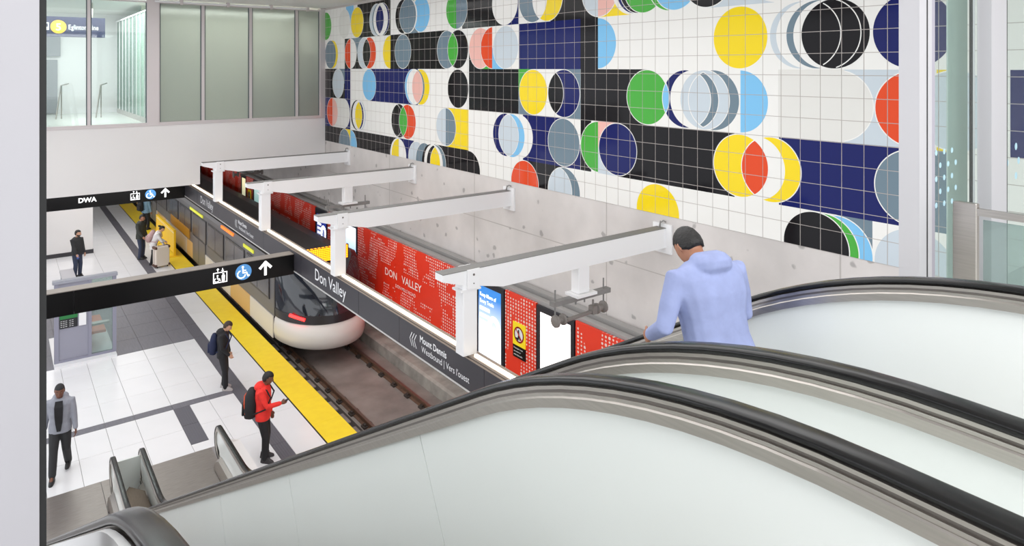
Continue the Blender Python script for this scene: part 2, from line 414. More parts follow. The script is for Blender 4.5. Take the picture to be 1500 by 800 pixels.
D('C', 'S', 'R1083.5'); D('C', 'L', 'R1069'); D('C', 'S', 'R1053', 'L1008'); D('C', 'L', 'R1041.5', 'L1008')
D('C', 'B', 'R1126', a=1084.7, line=False); T('C', 'L', 1235, 1340); D('C', 'O', 'R1280'); T('C', 'O', 1140, 1237); D('C', 'R', 'L1281'); T('C', 'Y', 1372, 1400); D('C', 'L', 'C1400'); T('C', 'N', 1480, 1600)
# band D
T('D', 'N', 470, 513.2); D('D', 'O', 'R512.5'); T('D', 'O', 487, 504); D('D', 'P', 'R494.8', line=False); D('D', 'R', 'L479', e=486.8)
D('D', 'L', 'R536', line=False); D('D', 'S', 'R533.6', line=False); D('D', 'K', 'L513.8'); D('D', 'W', 'L515.8', line=False); D('D', 'N', 'R533', a=527, line=False); D('D', 'Y', 'L520', 'R530.7')
D('D', 'K', 'L573.2'); D('D', 'R', 'R609.2'); D('D', 'K', 'L573.2', 'R590'); D('D', 'G', 'L584.7', 'R596.7')
T('D', 'Y', 653, 686.2); D('D', 'L', 'L638.8', e=653, line=False); D('D', 'S', 'R667.9', a=653)
T('D', 'N', 766, 850.2); T('D', 'W', 826, 850.2, 'u'); D('D', 'W', 'R781', line=False); D('D', 'B', 'R768.8', line=False); D('D', 'N', 'L721.9'); D('D', 'L', 'L730.3', 'R759.8')
D('D', 'G', 'R768.8', 'R762', a=750, e=760, line=False) if False else None
D('D', 'S', 'L802.6'); T('D', 'K', 850.6, 866); T('D', 'P', 876, 906, 'u'); T('D', 'L', 876, 906, 'l'); D('D', 'G', 'L850.6', e=876); T('D', 'K', 905, 1076); D('D', 'N', 'L877')
T('D', 'N', 1141, 1345); D('D', 'Y', 'R1174'); D('D', 'W', 'R1151', line=False); D('D', 'Y', 'L1045'); D('D', 'R', 'L1085.8', 'R1126'); D('D', 'S', 'L1280.7')
T('D', 'S', 1345, 1400)
# band E
T('E', 'K', 470, 584); T('E', 'Y', 505, 513.2); D('E', 'B', 'R522.8', a=513.2); D('E', 'S', 'L495.8', 'R514'); T('E', 'N', 584, 606); D('E', 'W', 'R595'); D('E', 'Y', 'L573.5', e=584.3)
T('E', 'K', 636, 686); D('E', 'K', 'R703.5', line=False); D('E', 'L', 'L598'); D('E', 'S', 'L609'); D('E', 'S', 'R653.4'); D('E', 'W', 'R649', line=False); D('E', 'K', 'L618', line=False); D('E', 'W', 'L621.5', 'R646'); D('E', 'K', 'L625', 'R645'); D('E', 'Y', 'L630', 'R645')
T('E', 'K', 768, 827); D('E', 'R', 'R789'); D('E', 'S', 'R850'); D('E', 'L', 'L802.6', 'R838'); D('E', 'Y', 'L932')
T('E', 'S', 1226, 1278); D('E', 'B', 'R1279.5'); D('E', 'G', 'R1259'); D('E', 'K', 'R1245'); D('E', 'L', 'L1280')

def circle(p, r, n=72): return [(p[0] + r * math.cos(2 * math.pi * i / n), p[1] + r * math.sin(2 * math.pi * i / n)) for i in range(n)]
def clip_convex(subj, clip):
    out = subj
    for i in range(len(clip)):
        if len(out) < 3: return []
        ax, ay = clip[i]; bx, by = clip[(i + 1) % len(clip)]; ex, ey = bx - ax, by - ay
        inp, out = out, []
        d = [ex * (p[1] - ay) - ey * (p[0] - ax) for p in inp]
        for j in range(len(inp)):
            k = (j + 1) % len(inp)
            if d[j] >= 0: out.append(inp[j])
            if (d[j] >= 0) != (d[k] >= 0):
                t = d[j] / (d[j] - d[k]); out.append((inp[j][0] + t * (inp[k][0] - inp[j][0]), inp[j][1] + t * (inp[k][1] - inp[j][1])))
    return out
def area2(p): return abs(sum(p[i][0] * p[(i + 1) % len(p)][1] - p[(i + 1) % len(p)][0] * p[i][1] for i in range(len(p)))) / 2
PREP = []
for op in OPS:
    if len(op) == 2:
        ys = [v[0] for v in op[1]]; zs = [v[1] for v in op[1]]
        s2 = sum(op[1][i][0] * op[1][(i + 1) % 4][1] - op[1][(i + 1) % 4][0] * op[1][i][1] for i in range(4))
        PREP.append((op[0], min(ys), max(ys), min(zs), max(zs), [op[1] if s2 > 0 else op[1][::-1]]))
    else:
        c, y0, y1, z0, z1, ds = op
        for p, r in ds: y0 = max(y0, p[0] - r); y1 = min(y1, p[0] + r); z0 = max(z0, p[1] - r); z1 = min(z1, p[1] + r)
        if y1 > y0 and z1 > z0: PREP.append((c, y0, y1, z0, z1, [circle(p, r) for p, r in ds]))
TW, TH, Y0, Z0 = .3275, .3335, 4.519, 6.893
plain = {}
cands = []
for i in range(-6, 64):
    for j in range(-5, 11):
        y0 = Y0 + i * TW; z0 = Z0 + j * TH; y1 = y0 + TW; z1 = min(z0 + TH, 10.29)
        if z0 > 10.2: continue
        g = .0036; R4 = [(y0 + g, z0 + g), (y1 - g, z0 + g), (y1 - g, z1 - g), (y0 + g, z1 - g)]
        lay = [('W', R4)]; full = area2(R4)
        for c, a0, a1, b0, b1, polys in PREP:
            if a1 <= R4[0][0] or a0 >= R4[2][0] or b1 <= R4[0][1] or b0 >= R4[2][1]: continue
            P = [(max(a0, R4[0][0]), max(b0, R4[0][1])), (min(a1, R4[2][0]), max(b0, R4[0][1])), (min(a1, R4[2][0]), min(b1, R4[2][1])), (max(a0, R4[0][0]), min(b1, R4[2][1]))]
            for q in polys: P = clip_convex(P, q)
            if len(P) < 3: continue
            ar = area2(P)
            if ar < 2e-5: continue
            if ar > full * .999: lay = [(c, R4)]
            elif lay[-1][0] != c or len(lay) > 1: lay.append((c, P))
        yc, zc = (y0 + y1) / 2, (z0 + z1) / 2
        a = proj(10, y1, z0); e = proj(10, y0, z1)
        sc = abs((e[0] - a[0]) * (e[1] - a[1])); on = -20 < proj(10, yc, zc)[0] < 1330 and -10 < proj(10, yc, zc)[1] < 400
        cands.append((sc if on else 0, yc, zc, lay, R4))
cands.sort(key=lambda t: -t[0])
def tile_into(q, yc, zc, lay, R4):
    q.cur = TK.index(lay[0][0]); h = [(p[0] - yc, p[1] - zc) for p in R4]; e = .0012
    ins = [(p[0] - math.copysign(e, p[0]), p[1] - math.copysign(e, p[1])) for p in h]
    front = q.cur; q.cur = len(TK)
    q.loft([[(.014, *p) for p in h], [(.0012, *p) for p in h], [(0, *p) for p in ins]]); q.m[-1] = front
    for n, (c, P) in enumerate(lay[1:]):
        q.cur = TK.index(c)
        q.quad(*[(-.00025 * (n + 1), max(ins[0][0], min(ins[2][0], p[0] - yc)), max(ins[0][1], min(ins[2][1], p[1] - zc))) for p in reversed(P)])
rest = MB(); rest.keep = True
for n, (sc, yc, zc, lay, R4) in enumerate(cands):
    if n < 300:
        if len(lay) == 1:
            k = (lay[0][0], round(R4[2][1] - R4[0][1], 3))
            if k not in plain: q = MB(); tile_into(q, yc, zc, lay, R4); plain[k] = q.mesh('tile', TM)
            me = plain[k]
        else:
            q = MB(); q.keep = True; tile_into(q, yc, zc, lay, R4); me = q.mesh('tile', TM)
        o = link('tile', me, WR, (10.0, yc, zc)); o.rotation_euler = (0, R(random.uniform(-.12, .12)), R(random.uniform(-.12, .12)))
    else:
        q = MB(); tile_into(q, yc, zc, lay, R4); t = random.uniform(-.0015, .0015); s_ = random.uniform(-.0015, .0015)
        n0 = len(rest.v); rest.v += [(10 + v[0] + v[1] * t + v[2] * s_, v[1] + yc, v[2] + zc) for v in q.v]; rest.f += [tuple(n0 + i for i in f) for f in q.f]; rest.m += q.m
tag(rest.build('far_tile_field', TM, WR), kind='stuff')
b = MB(); b.box(10.004, 10.0122, 2.4, 25.4, 5.226, 10.29); b.build('grout', TM[-1], WR)

# ------------------------------------------------------------------ near frame: columns and glazed screen
b = MB(); b.box(-.5, .074, 1.95, 2.35, 3, 10.3); b.box(-.5, -.46, 1.94, 1.95, 3, 10.3); o = struct('column', b, left_paint, label='white square column at the left edge of the photo')
b = MB(); b.box(.074, .088, 1.952, 2.3, 3, 10.3); b.build('gasket', gasket, o)
b = MB(); b.box(4.755, 4.86, 1.95, 2.077, 6.0, 10.3); o = struct('window_3', b, column_paint, label='glazed screen with white posts at the right edge of the photo')
b = MB(); b.box(4.895, 4.955, 1.955, 1.965, 6, 10.3); b.box(5.985, 6.3, 1.95, 2.045, 6, 10.3); b.build('window_frame', column_paint, o)
b = MB(); b.box(5.905, 5.945, 2.045, 2.055, 6, 10.3); b.build('window_frame', column_paint, o)
b = MB(); b.box(4.955, 5.035, 1.968, 1.978, 6.0, 10.3); b.build('inner_frame', mat('lavender_grey_paint', (166, 162, 172), .5), o)
b = MB(); b.box(4.862, 4.893, 1.956, 1.962, 6, 10.3); b.box(5.86, 5.905, 2.046, 2.054, 6, 10.3); b.box(6.302, 6.335, 1.956, 1.962, 6, 10.3); b.build('gasket', gasket, o)
b = MB(); b.box(5.035, 5.86, 2.0, 2.012, 6.1, 10.3); b.build('pane', glass_clear, o)
b = MB(); b.box(6.335, 7.8, 2.0, 2.012, 6.1, 10.3); b.build('pane', glass_clear, o)
b = MB(); b.box(5.86, 6.24, 2.2, 2.21, 6.1, 10.3); b.build('pane', glass_pale, o)
b = MB(); b.box(6.44, 6.57, 2.03, 2.04, 6.1, 10.3); b.build('pane', glass_grey, o)
frit = mat('frit_dots', (172, 206, 218), .5)
b = MB()
for i in range(5):
    for j in range(3): b.disc((5.13 + j * .13 + (.065 if i % 2 else 0), 1.997, 7.42 - i * .09), .02, (1, 0, 0), (0, 0, 1), 12)
    if i < 3:
        for j in range(2): b.disc((6.4 + j * .26 + .06 * (i % 2), 1.997, 7.36 - i * .12), .03, (1, 0, 0), (0, 0, 1), 14)
tag(b.build('frit_dots', frit, o), kind='stuff')
# concourse floor slab
b = MB(); b.box(3.62, 10.0, -3.4, 2.3, 5.6, 6.1); b.box(-9, .2, -3.4, 2.35, 5.6, 6.1); b.box(.2, 3.62, -3.4, .2, 5.6, 6.1); struct('floor_concourse', b, mat('concourse_terrazzo', (206, 204, 202), .3, var=.05, vscale=9))
# guard rail
g = thing('guard_rail', (5.08, 1.8, 6.1), 'stainless guard rail with glass infill before the glazed screen at right', 'railing')
b = MB(); b.cbox(5.055, 5.105, 1.73, 1.87, 6.1, 7.12, .006); b.build('post', steel, g)
b = MB(); b.box(5.06, 5.1, -1.6, 1.73, 7.045, 7.09); b.build('rail', steel, g)
b = MB(); b.box(5.075, 5.087, -1.6, 1.70, 6.15, 7.02); b.build('pane', glass_rail, g)

# ------------------------------------------------------------------ bridge at the far end
b = MB(); b.box(-6, 5.52, 25.3, 33, 4.0, 6.1); b.box(5.52, 10.0, 25.3, 33, 4.63, 6.1); struct('wall_far', b, white_panel)
BR = bpy.data.objects['wall_far']
b = MB(); b.box(-6, 10, 25.27, 25.31, 6.09, 6.15); b.build('sill', frame_alu, BR)
# windows: each frame bay its own window
def window(n, x0, x1, pane, fr=.05):
    q = MB(); z0, z1 = 6.15, 10.22; y0, y1 = 25.3, 25.42
    q.box(x0, x0 + fr, y0, y1, z0, z1); q.box(x1 - fr, x1, y0, y1, z0, z1); q.box(x0 + fr, x1 - fr, y0, y1, z0, z0 + fr); q.box(x0 + fr, x1 - fr, y0, y1, z1 - fr, z1)
    w = struct('window_%d' % n, q, frame_alu)
    q = MB(); q.box(x0 + fr, x1 - fr, 25.35, 25.365, z0 + fr, z1 - fr); q.build('pane', pane, w)
    q = MB()
    for x in (x0 + fr, x1 - fr - .03): q.box(x, x + .03, 25.33, 25.35, z0 + fr, z1 - fr)
    q.build('gasket', mat('seal_dark', (90, 100, 104), .6), w)
    return w
window(4, 4.22, 5.62, glass_frost); window(5, 5.62, 7.22, glass_frost); window(6, 7.22, 8.9, glass_frost); window(7, 8.9, 9.82, glass_frost)
window(8, -1.6, 2.25, glass_clear, .045); window(9, 2.25, 3.93, glass_clear, .045)
b = MB(); b.box(3.9, 4.24, 25.26, 25.5, 6.1, 10.3); b.box(9.8, 10.0, 25.28, 25.5, 6.1, 10.3); struct('trim_1', b, frame_alu)
t = thing('light_tube', (6.8, 25.15, 10.2), 'slim white light tube along the top of the frosted glass wall', 'light')
b = MB(); b.tube([(4.1, 25.15, 10.22), (9.3, 25.15, 10.22)], .035, 10); b.build('tube', white_paint, t)
b = MB()
for x in (4.9, 6.4, 7.9, 9.25): b.box(x - .05, x + .05, 25.1, 25.2, 10.14, 10.295)
b.build('bracket', frame_alu, t)
# room behind the clear windows
b = MB(); b.box(-6, 10, 33.9, 34.1, 6.1, 10.4); struct('wall_back', b, white_paint)
b = MB(); b.box(4.15, 9.95, 28.1, 28.2, 6.1, 10.3); struct('wall_frosted_room', b, mat('room_cream', (206, 208, 198), .8, var=.06, vscale=.5))
b = MB(); b.box(-6, 10, 33, 45, 5.9, 6.1); b.box(-6, 10, 25.5, 33, 6.1, 6.104); struct('floor_bridge', b, mat('bridge_floor', (214, 216, 212), .25))
w = MB(); w.box(4.0, 4.06, 25.5, 33.5, 6.1, 6.3); w = struct('window_10', w, grey_trim)
for i in range(9):
    q = MB(); q.box(4.0, 4.02, 25.55 + i * .88, 26.39 + i * .88, 6.3, 9.95); q.build('pane', glass_green, w)
    q = MB(); q.box(3.97, 4.04, 26.39 + i * .88, 26.43 + i * .88, 6.3, 9.95); q.build('mullion', white_paint, w)
q = MB(); q.box(3.96, 4.06, 25.5, 33.5, 9.95, 10.0); q.build('window_head', white_paint, w)
q = MB(); q.box(1.0, 1.9, 33.8, 33.9, 6.15, 8.35); q.box(1.0, 2.0, 33.75, 33.9, 8.5, 9.6); struct('door_1', q, mat('door_grey', (150, 152, 158), .5))
for nx in (1.72, 3.0):
    r = thing('stair_handrail', (nx, 30.5, 6.1), 'slanted steel stair handrail behind the clear glass, %s' % ('nearer the door' if nx < 2 else 'beside the green glass wall'), 'handrail')
    q = MB(); q.tube([(nx - .06, 30.5, 6.1), (nx + .1, 30.5, 7.35), (nx + .4, 31.5, 7.4)], .025); q.build('rail', steel, r)
    q = MB(); q.tube([(nx + .12, 30.6, 6.1), (nx + .12, 30.6, 7.33)], .02); q.build('post', steel, r)
s = thing('wayfinding_sign', (1.8, 28, 9.1), 'hanging navy sign reading Eglinton Line behind the clear glass', 'sign')
navy_s = mat('sign_navy', (44, 50, 84), .4, emit=.1)
q = MB(); q.box(.6, 2.98, 28, 28.12, 9.08, 9.77); s = q.build('board', navy_s, s)
q = MB(); q.disc((1.6, 27.99, 9.42), .23, (1, 0, 0), (0, 0, 1)); q.build('yellow_disc', mat('line_yellow', (246, 190, 60), .5, emit=.2), s)
text('number', '5', .34, (1.6, 27.985, 9.3), (1, 0, 0), (0, 0, 1), print_white, s, .015, 'CENTER')
text('lettering', 'Eglinton Line', .24, (1.88, 27.985, 9.34), (1, 0, 0), (0, 0, 1), print_white, s, .004, sx=.72)
q = MB(); q.box(1.16, 1.33, 27.98, 27.99, 9.3, 9.56); q.build('train_pictogram', print_white, s)
q = MB(); q.box(1.19, 1.3, 27.97, 27.98, 9.41, 9.52); q.build('pictogram_window', navy_s, s)
s = s.parent; q = MB(); q.tube([(1.0, 28.06, 9.77), (1.0, 28.06, 10.3)], .02); q.tube([(2.6, 28.06, 9.77), (2.6, 28.06, 10.3)], .02); q.build('hanger', steel, s)

t = thing('shade_box', (9.3, 27.2, 6.1), 'added dark box that darkens the frosted pane nearest the mural', 'shade_box')  # invented dark box, gives the frosted pane its dark lower tone
q = MB(); q.cbox(8.75, 9.95, 26.4, 27.4, 6.106, 8.6, .02); q.build('body', mat('shade_box_brown', (92, 84, 76), .6), t)
q = MB(); q.box(8.8, 9.34, 26.385, 26.4, 6.2, 8.5); q.box(9.36, 9.9, 26.385, 26.4, 6.2, 8.5); q.build('panel', mat('shade_box_front', (104, 96, 88), .5), t)
t = thing('cart', (7.9, 26.5, 6.1), 'small blue grey cart blurred behind the third frosted pane', 'cart')
q = MB(); q.cbox(7.5, 8.1, 26.2, 26.7, 6.25, 7.6, .02); q.build('body', mat('cart_blue', (84, 96, 120), .6), t)
q = MB(); q.box(7.55, 8.05, 26.2, 26.7, 6.106, 6.25); q.build('base', black_matte, t)
# platform level walls beyond
b = MB(); b.box(-6, 3.22, 34.55, 34.8, 0, 4.0); struct('wall_platform', b, white_panel)
b = MB(); b.box(-6, 3.225, 34.53, 34.55, 0, .17); b.box(3.22, 3.24, 34.53, 34.82, 0, .17); struct('baseboard_platform', b, mat('baseboard_dark', (52, 50, 54), .5))
b = MB(); b.box(-6, 10, 62, 62.3, -.5, 4.2); struct('wall_end', b, white_panel)
b = MB(); b.box(-6, 10, 33, 62, 3.9, 4.1); struct('ceiling_platform', b, ceiling_m)

# ------------------------------------------------------------------ fascia over the platform edge
fa = thing('light_fascia', (5.6, 18, 3.2), 'long dark hanging fascia with station names and a glowing light strip on top', 'fascia')
jo = [5.5, 8.11, 10.72, 12.41, 15.59, 18.4, 21.0, 23.06, 26., 29.]
for a, c in zip(jo[:-1], jo[1:]):
    q = MB(); q.box(5.58, 5.62, a + .006, c - .006, 3.2, 3.66); q.build('panel', fascia_dark, fa)
q = MB(); q.box(5.62, 5.74, 5.5, 29, 3.2, 3.66); q.build('core', black_matte, fa)
q = MB(); q.box(5.57, 5.63, 5.5, 29, 3.175, 3.2); q.build('lower_trim', mat('pale_trim', (196, 194, 192), .5), fa)
q = MB(); q.box(5.575, 5.64, 5.5, 29, 3.665, 3.685); q.box(5.59, 5.76, 5.5, 29, 3.70, 3.735); q.build('upper_trim', cream_trim, fa)
q = MB(); q.box(5.6, 5.75, 5.5, 29, 3.685, 3.70); q.build('shadow_gap', black_matte, fa)
pj = [5.5, 8.43, 8.73, 13.3, 13.6, 18.2, 18.5, 23.05, 23.35, 29]
for a, c in ((5.5, 8.4), (8.75, 13.28), (13.62, 18.15), (18.5, 23.05), (23.35, 29)):
    q = MB(); q.box(5.605, 5.645, a, c, 3.735, 3.775); q.build('light_strip', led, fa)
DOWN = (0, -1, 0); UP = (0, 0, 1)
def fx(name, s, size, y, z, bold=0., sx=1., m=print_white): return text(name, s, size, (5.576, y, z), DOWN, UP, m, fa, bold, 'LEFT', sx)
fx('station_name', 'Don Valley', .36, 14.72, 3.33, .004, 1.06); fx('station_name', 'Don Valley', .36, 25.5, 3.33, .004, 1.1)
for yo in (0, 10.8):
    fx('direction_name', 'Mount Dennis', .155, 9.99 + yo, 3.46, .02, .95); fx('direction_detail', "Westbound | Vers l'ouest", .145, 9.93 + yo, 3.31, .0, .95)
    q = MB()
    for i in range(3):
        stroke(q, (5.576, 10.33 + yo - i * .075, 3.42), DOWN, UP, [(.075, .11), (0, 0), (.075, -.11)], .018)
    q.build('chevrons', print_white, fa)

# ------------------------------------------------------------------ cross beams with posts
def beam_parts(root, hanger):
    q = MB()                                                     # local: x world, y about 0, z world
    prof = [(5.12, 4.9), (5.12, 5.0), (10.0, 5.0), (10.0, 4.64), (6.2, 4.64), (5.45, 4.8)]
    q.prism(prof, 'y', -.11, .11); q.build('arm', white_paint, root)
    q = MB(); q.box(5.12, 10.0, -.112, .112, 5.0, 5.012); q.build('dusty_top', mat('beam_top_grey', (128, 126, 124), .8) if 'beam_top_grey' not in bpy.data.materials else bpy.data.materials['beam_top_grey'], root)
    q = MB(); q.cbox(5.47, 5.72, -.11, .11, 3.737, 4.8, .012); q.build('post', white_paint, root)
    q = MB(); q.box(5.53, 5.75, -.135, -.112, 4.72, 5.01); q.box(5.53, 5.75, .112, .135, 4.72, 5.01); q.box(5.42, 5.78, -.12, .12, 4.69, 4.72); q.build('clamp', white_paint, root)
    q = MB()
    for x in (5.64,):
        q.tube([(x, -.14, 4.93), (x, -.13, 4.93)], .018, 8); q.tube([(x, -.14, 4.80), (x, -.13, 4.80)], .01, 8)
    q.build('bolt', steel_dark, root)
    q = MB(); q.box(9.97, 10.01, -.23, .21, 4.53, 5.08); q.build('wall_plate', white_paint, root)
    q = MB(); q.tube([(9.9, -.02, 5.0), (9.92, -.02, 5.1), (9.96, -.05, 5.14), (9.98, -.1, 5.12)], .014, 6); q.tube([(9.88, -.02, 5.01), (9.94, .0, 5.13)], .012, 6); q.build('wall_shackle', galv, root)
    if hanger:
        q = MB(); q.cbox(7.78, 8.03, -.1, .1, 4.2, 4.7, .01); q.build('hanger_post', white_paint, root)
BY = [8.6, 13.45, 18.35, 23.2]
blab = ['white beam nearest the escalators, its post beside the blue advertisement', 'second nearest white beam, post at the left of the DON VALLEY panel',
        'third nearest white beam over the track, above the orange train display', 'farthest white beam over the track, in front of the white bridge']
beam0 = thing('support_beam', (0, BY[0], 0), blab[0], 'beam', 'white beams over the track', world=False); beam_parts(beam0, True)
for y, l in zip(BY[1:], blab[1:]):
    c = copy_tree(beam0); c.location.y = y; c['label'] = l
    if y in (BY[1], BY[3]):
        for ch in list(c.children):
            if ch.name.startswith('hanger_post'): bpy.data.objects.remove(ch)
# catenary carriers
def carrier(y, label):
    t = thing('catenary_carrier', (0, y, 0), label, 'wire support', 'catenary carriers', world=False)
    q = MB(); q.box(7.27, 8.57, -.06, .06, 4.07, 4.15); q.build('channel', galv, t)
    q = MB(); q.box(7.7, 8.15, -.16, .16, 4.15, 4.195); q.build('plate', white_paint, t)
    q = MB()
    for x, z in ((7.34, 3.78), (8.45, 3.84), (7.8, 4.0), (8.0, 4.0)): q.tube([(x, 0, z), (x, 0, 4.33 if x in (7.34, 8.45) else 4.2)], .016, 6)
    q.build('rod', galv, t)
    q = MB(); q.tube([(7.6, 0, 3.78), (8.35, 0, 3.81)], .035, 10); q.build('bar', insul, t)
    for sgn, x, z in ((1, 7.38, 3.81), (-1, 8.42, 3.83)):
        q = MB(); rr = [.035, .1, .105, .05, .045, .09, .095, .04]; xx = [-.06, -.05, -.01, .01, .1, .11, .15, .17]
        if sgn < 0: xx = [-.17, -.15, -.11, -.1, -.01, .01, .05, .06]; rr = rr[::-1]
        q.tube([(x + a, 0, z) for a in xx], rr, 14); q.build('insulator', insul, t)
    q = MB(); q.box(8.15, 8.25, -.06, .06, 3.76, 3.9); q.tube([(8.2, 0, 3.9), (8.2, 0, 4.0)], .02, 6); q.build('clamp', insul, t)
    return t
for y, l in ((8.6, 'catenary carrier with two insulators under the nearest white beam'), (18.35, 'catenary carrier above the train, behind the second nearest beam'),
             (28.05, 'farthest catenary carrier, dark against the red panels under the bridge')):
    t = carrier(y, l)
    if y > 28: q = MB(); q.cbox(7.78, 8.03, -.1, .1, 4.195, 4.63, .01); q.build('hanger_post', white_paint, t)
# cable tray / ledge above the red wall
t = thing('cable_tray', (9.9, 20, 2.8), 'long grey galvanised ducts running along the top of the red track wall', 'duct')
for x0, x1, z in ((9.52, 9.62, 2.88), (9.66, 9.76, 2.84), (9.8, 9.98, 2.92)):
    q = MB(); q.box(x0, x1, 6, 45, z - .12, z); q.build('duct', mat('duct_grey', (158, 155, 153), .45, 0.), t) if 'duct_grey' not in bpy.data.materials else q.build('duct', bpy.data.materials['duct_grey'], t)
q = MB(); q.box(9.62, 9.66, 6, 45, 2.7, 2.78); q.box(9.76, 9.8, 6, 45, 2.7, 2.78); q.build('shadow_gap', black_matte, t)

# ------------------------------------------------------------------ red dotted panels, light boxes, warning signs on the track wall
def dotted_red():
    m = mat('red_dotted_print', (214, 46, 28), .4); nt = m.node_tree; N = nt.nodes.new; L = nt.links.new; b = nt.nodes['Principled BSDF']
    tc = N('ShaderNodeTexCoord'); sx = N('ShaderNodeSeparateXYZ'); L(tc.outputs['Object'], sx.inputs[0])
    def mth(op, a, c=None):
        n = N('ShaderNodeMath'); n.operation = op
        for i, v in enumerate((a, c)):
            if v is None: continue
            if isinstance(v, (int, float)): n.inputs[i].default_value = v
            else: L(v, n.inputs[i])
        return n.outputs[0]
    P = .1
    u = mth('DIVIDE', sx.outputs['Y'], P); v = mth('DIVIDE', sx.outputs['Z'], P * .8)
    cu, cv = mth('FLOOR', u), mth('FLOOR', v)
    du = mth('MULTIPLY', mth('SUBTRACT', mth('SUBTRACT', u, cu), .5), P); dv = mth('MULTIPLY', mth('SUBTRACT', mth('SUBTRACT', v, cv), .5), P * .8)
    d = mth('SQRT', mth('ADD', mth('MULTIPLY', du, du), mth('MULTIPLY', dv, dv)))
    cell = N('ShaderNodeCombineXYZ'); L(cu, cell.inputs[0]); L(cv, cell.inputs[1])
    wn = N('ShaderNodeTexWhiteNoise'); wn.noise_dimensions = '2D'; L(cell.outputs[0], wn.inputs['Vector'])
    rad = mth('ADD', mth('MULTIPLY', mth('POWER', wn.outputs['Value'], 4), .014), .021)
    # broad strokes: distance from zigzag bands repeated along the wall (like oversized lettering made of dots)
    st = mth('ABSOLUTE', mth('SUBTRACT', mth('FRACT', mth('ADD', mth('DIVIDE', sx.outputs['Y'], 1.16), mth('MULTIPLY', sx.outputs['Z'], .16))), .5))
    st2 = mth('ABSOLUTE', mth('SUBTRACT', mth('FRACT', mth('SUBTRACT', mth('DIVIDE', sx.outputs['Y'], 1.74), mth('MULTIPLY', sx.outputs['Z'], .22))), .5))
    nz = N('ShaderNodeTexNoise'); nz.inputs['Scale'].default_value = .16; nz.inputs['Detail'].default_value = 1; L(cell.outputs[0], nz.inputs['Vector'])
    msk = mth('MAXIMUM', mth('LESS_THAN', st, .27), mth('LESS_THAN', st2, .2)); msk = mth('MULTIPLY', msk, mth('GREATER_THAN', nz.outputs['Fac'], .4))
    clear = mth('LESS_THAN', mth('ABSOLUTE', mth('SUBTRACT', sx.outputs['Z'], 1.73)), .3)        # band kept free for the lettering
    cy = mth('ABSOLUTE', mth('SUBTRACT', mth('MULTIPLY', mth('FRACT', mth('DIVIDE', mth('SUBTRACT', sx.outputs['Y'], 12.3), 10.8)), 10.8), 5.4))
    free = mth('SUBTRACT', 1, mth('MULTIPLY', clear, mth('LESS_THAN', cy, 1.75)))
    dot = mth('MULTIPLY', mth('MULTIPLY', mth('LESS_THAN', d, rad), msk), free)
    mx = N('ShaderNodeMixRGB'); mx.inputs[1].default_value = lin((236, 56, 30)); mx.inputs[2].default_value = lin((240, 214, 206)); L(dot, mx.inputs[0]); L(mx.outputs[0], b.inputs['Base Color'])
    return m
red_m = dotted_red()
def panel(y0, y1, label, joints=()):
    t = thing('red_wall_panel', (9.47, (y0 + y1) / 2, .2), label, 'wall panel', 'red dotted panels on the track wall')
    ys = [y0] + [j for j in joints if y0 < j < y1] + [y1]
    for a, c in zip(ys[:-1], ys[1:]):
        q = MB(); q.box(9.45, 9.5, a + .004, c - .004, .2, 2.82); q.build('sheet', red_m, t)
    return t
letter = mat('letter_cream', (250, 232, 226), .5)
def names(t, y):
    text('station_name', 'DON   VALLEY', .31, (9.445, y + 1.5, 1.69), DOWN, UP, letter, t, .012, sx=1.12)
    text('street_name', 'DON MILLS ROAD', .135, (9.445, y + .8, 1.47), DOWN, UP, letter, t, .006, sx=1.12)
names(panel(14.9, 21.1, 'red dotted panel with clear DON VALLEY lettering, between two light boxes', (17.3, 19.3)), 17.6)
panel(11.72, 12.87, 'narrow red dotted panel carrying the yellow no trespassing sign, nearest one')
panel(6.0, 10.43, 'red dotted panel at the right end, partly behind the escalator handrail', (8.2,))
panel(22.32, 23.7, 'narrow red dotted panel beside the post of the second nearest beam, behind the train display')
names(panel(24.9, 31.6, 'red dotted panel half hidden by the train roof, second DON VALLEY lettering', (27.2, 29.4)), 28.4)
panel(32.7, 33.85, 'narrow far red panel carrying the small yellow sign between two pale light boxes')
names(panel(34.7, 43, 'farthest red dotted panel, touching the bridge at the left', (37, 39.4)), 39.3)

def screen_mat(name, top, bot, z0, z1, e, blob=None):
    m = mat(name, top, .3); nt = m.node_tree; b = nt.nodes['Principled BSDF']; tc = nt.nodes.new('ShaderNodeTexCoord'); sx = nt.nodes.new('ShaderNodeSeparateXYZ')
    nt.links.new(tc.outputs['Object'], sx.inputs[0]); mr = nt.nodes.new('ShaderNodeMapRange'); mr.inputs[1].default_value = z0; mr.inputs[2].default_value = z1
    nt.links.new(sx.outputs['Z'], mr.inputs[0]); r = nt.nodes.new('ShaderNodeValToRGB'); r.color_ramp.elements[0].color = lin(bot); r.color_ramp.elements[1].color = lin(top)
    r.color_ramp.elements[0].position = .25; r.color_ramp.elements[1].position = .85
    nt.links.new(mr.outputs[0], r.inputs[0]); nt.links.new(r.outputs[0], b.inputs['Base Color']); nt.links.new(r.outputs[0], b.inputs['Emission Color']); b.inputs['Emission Strength'].default_value = e
    return m
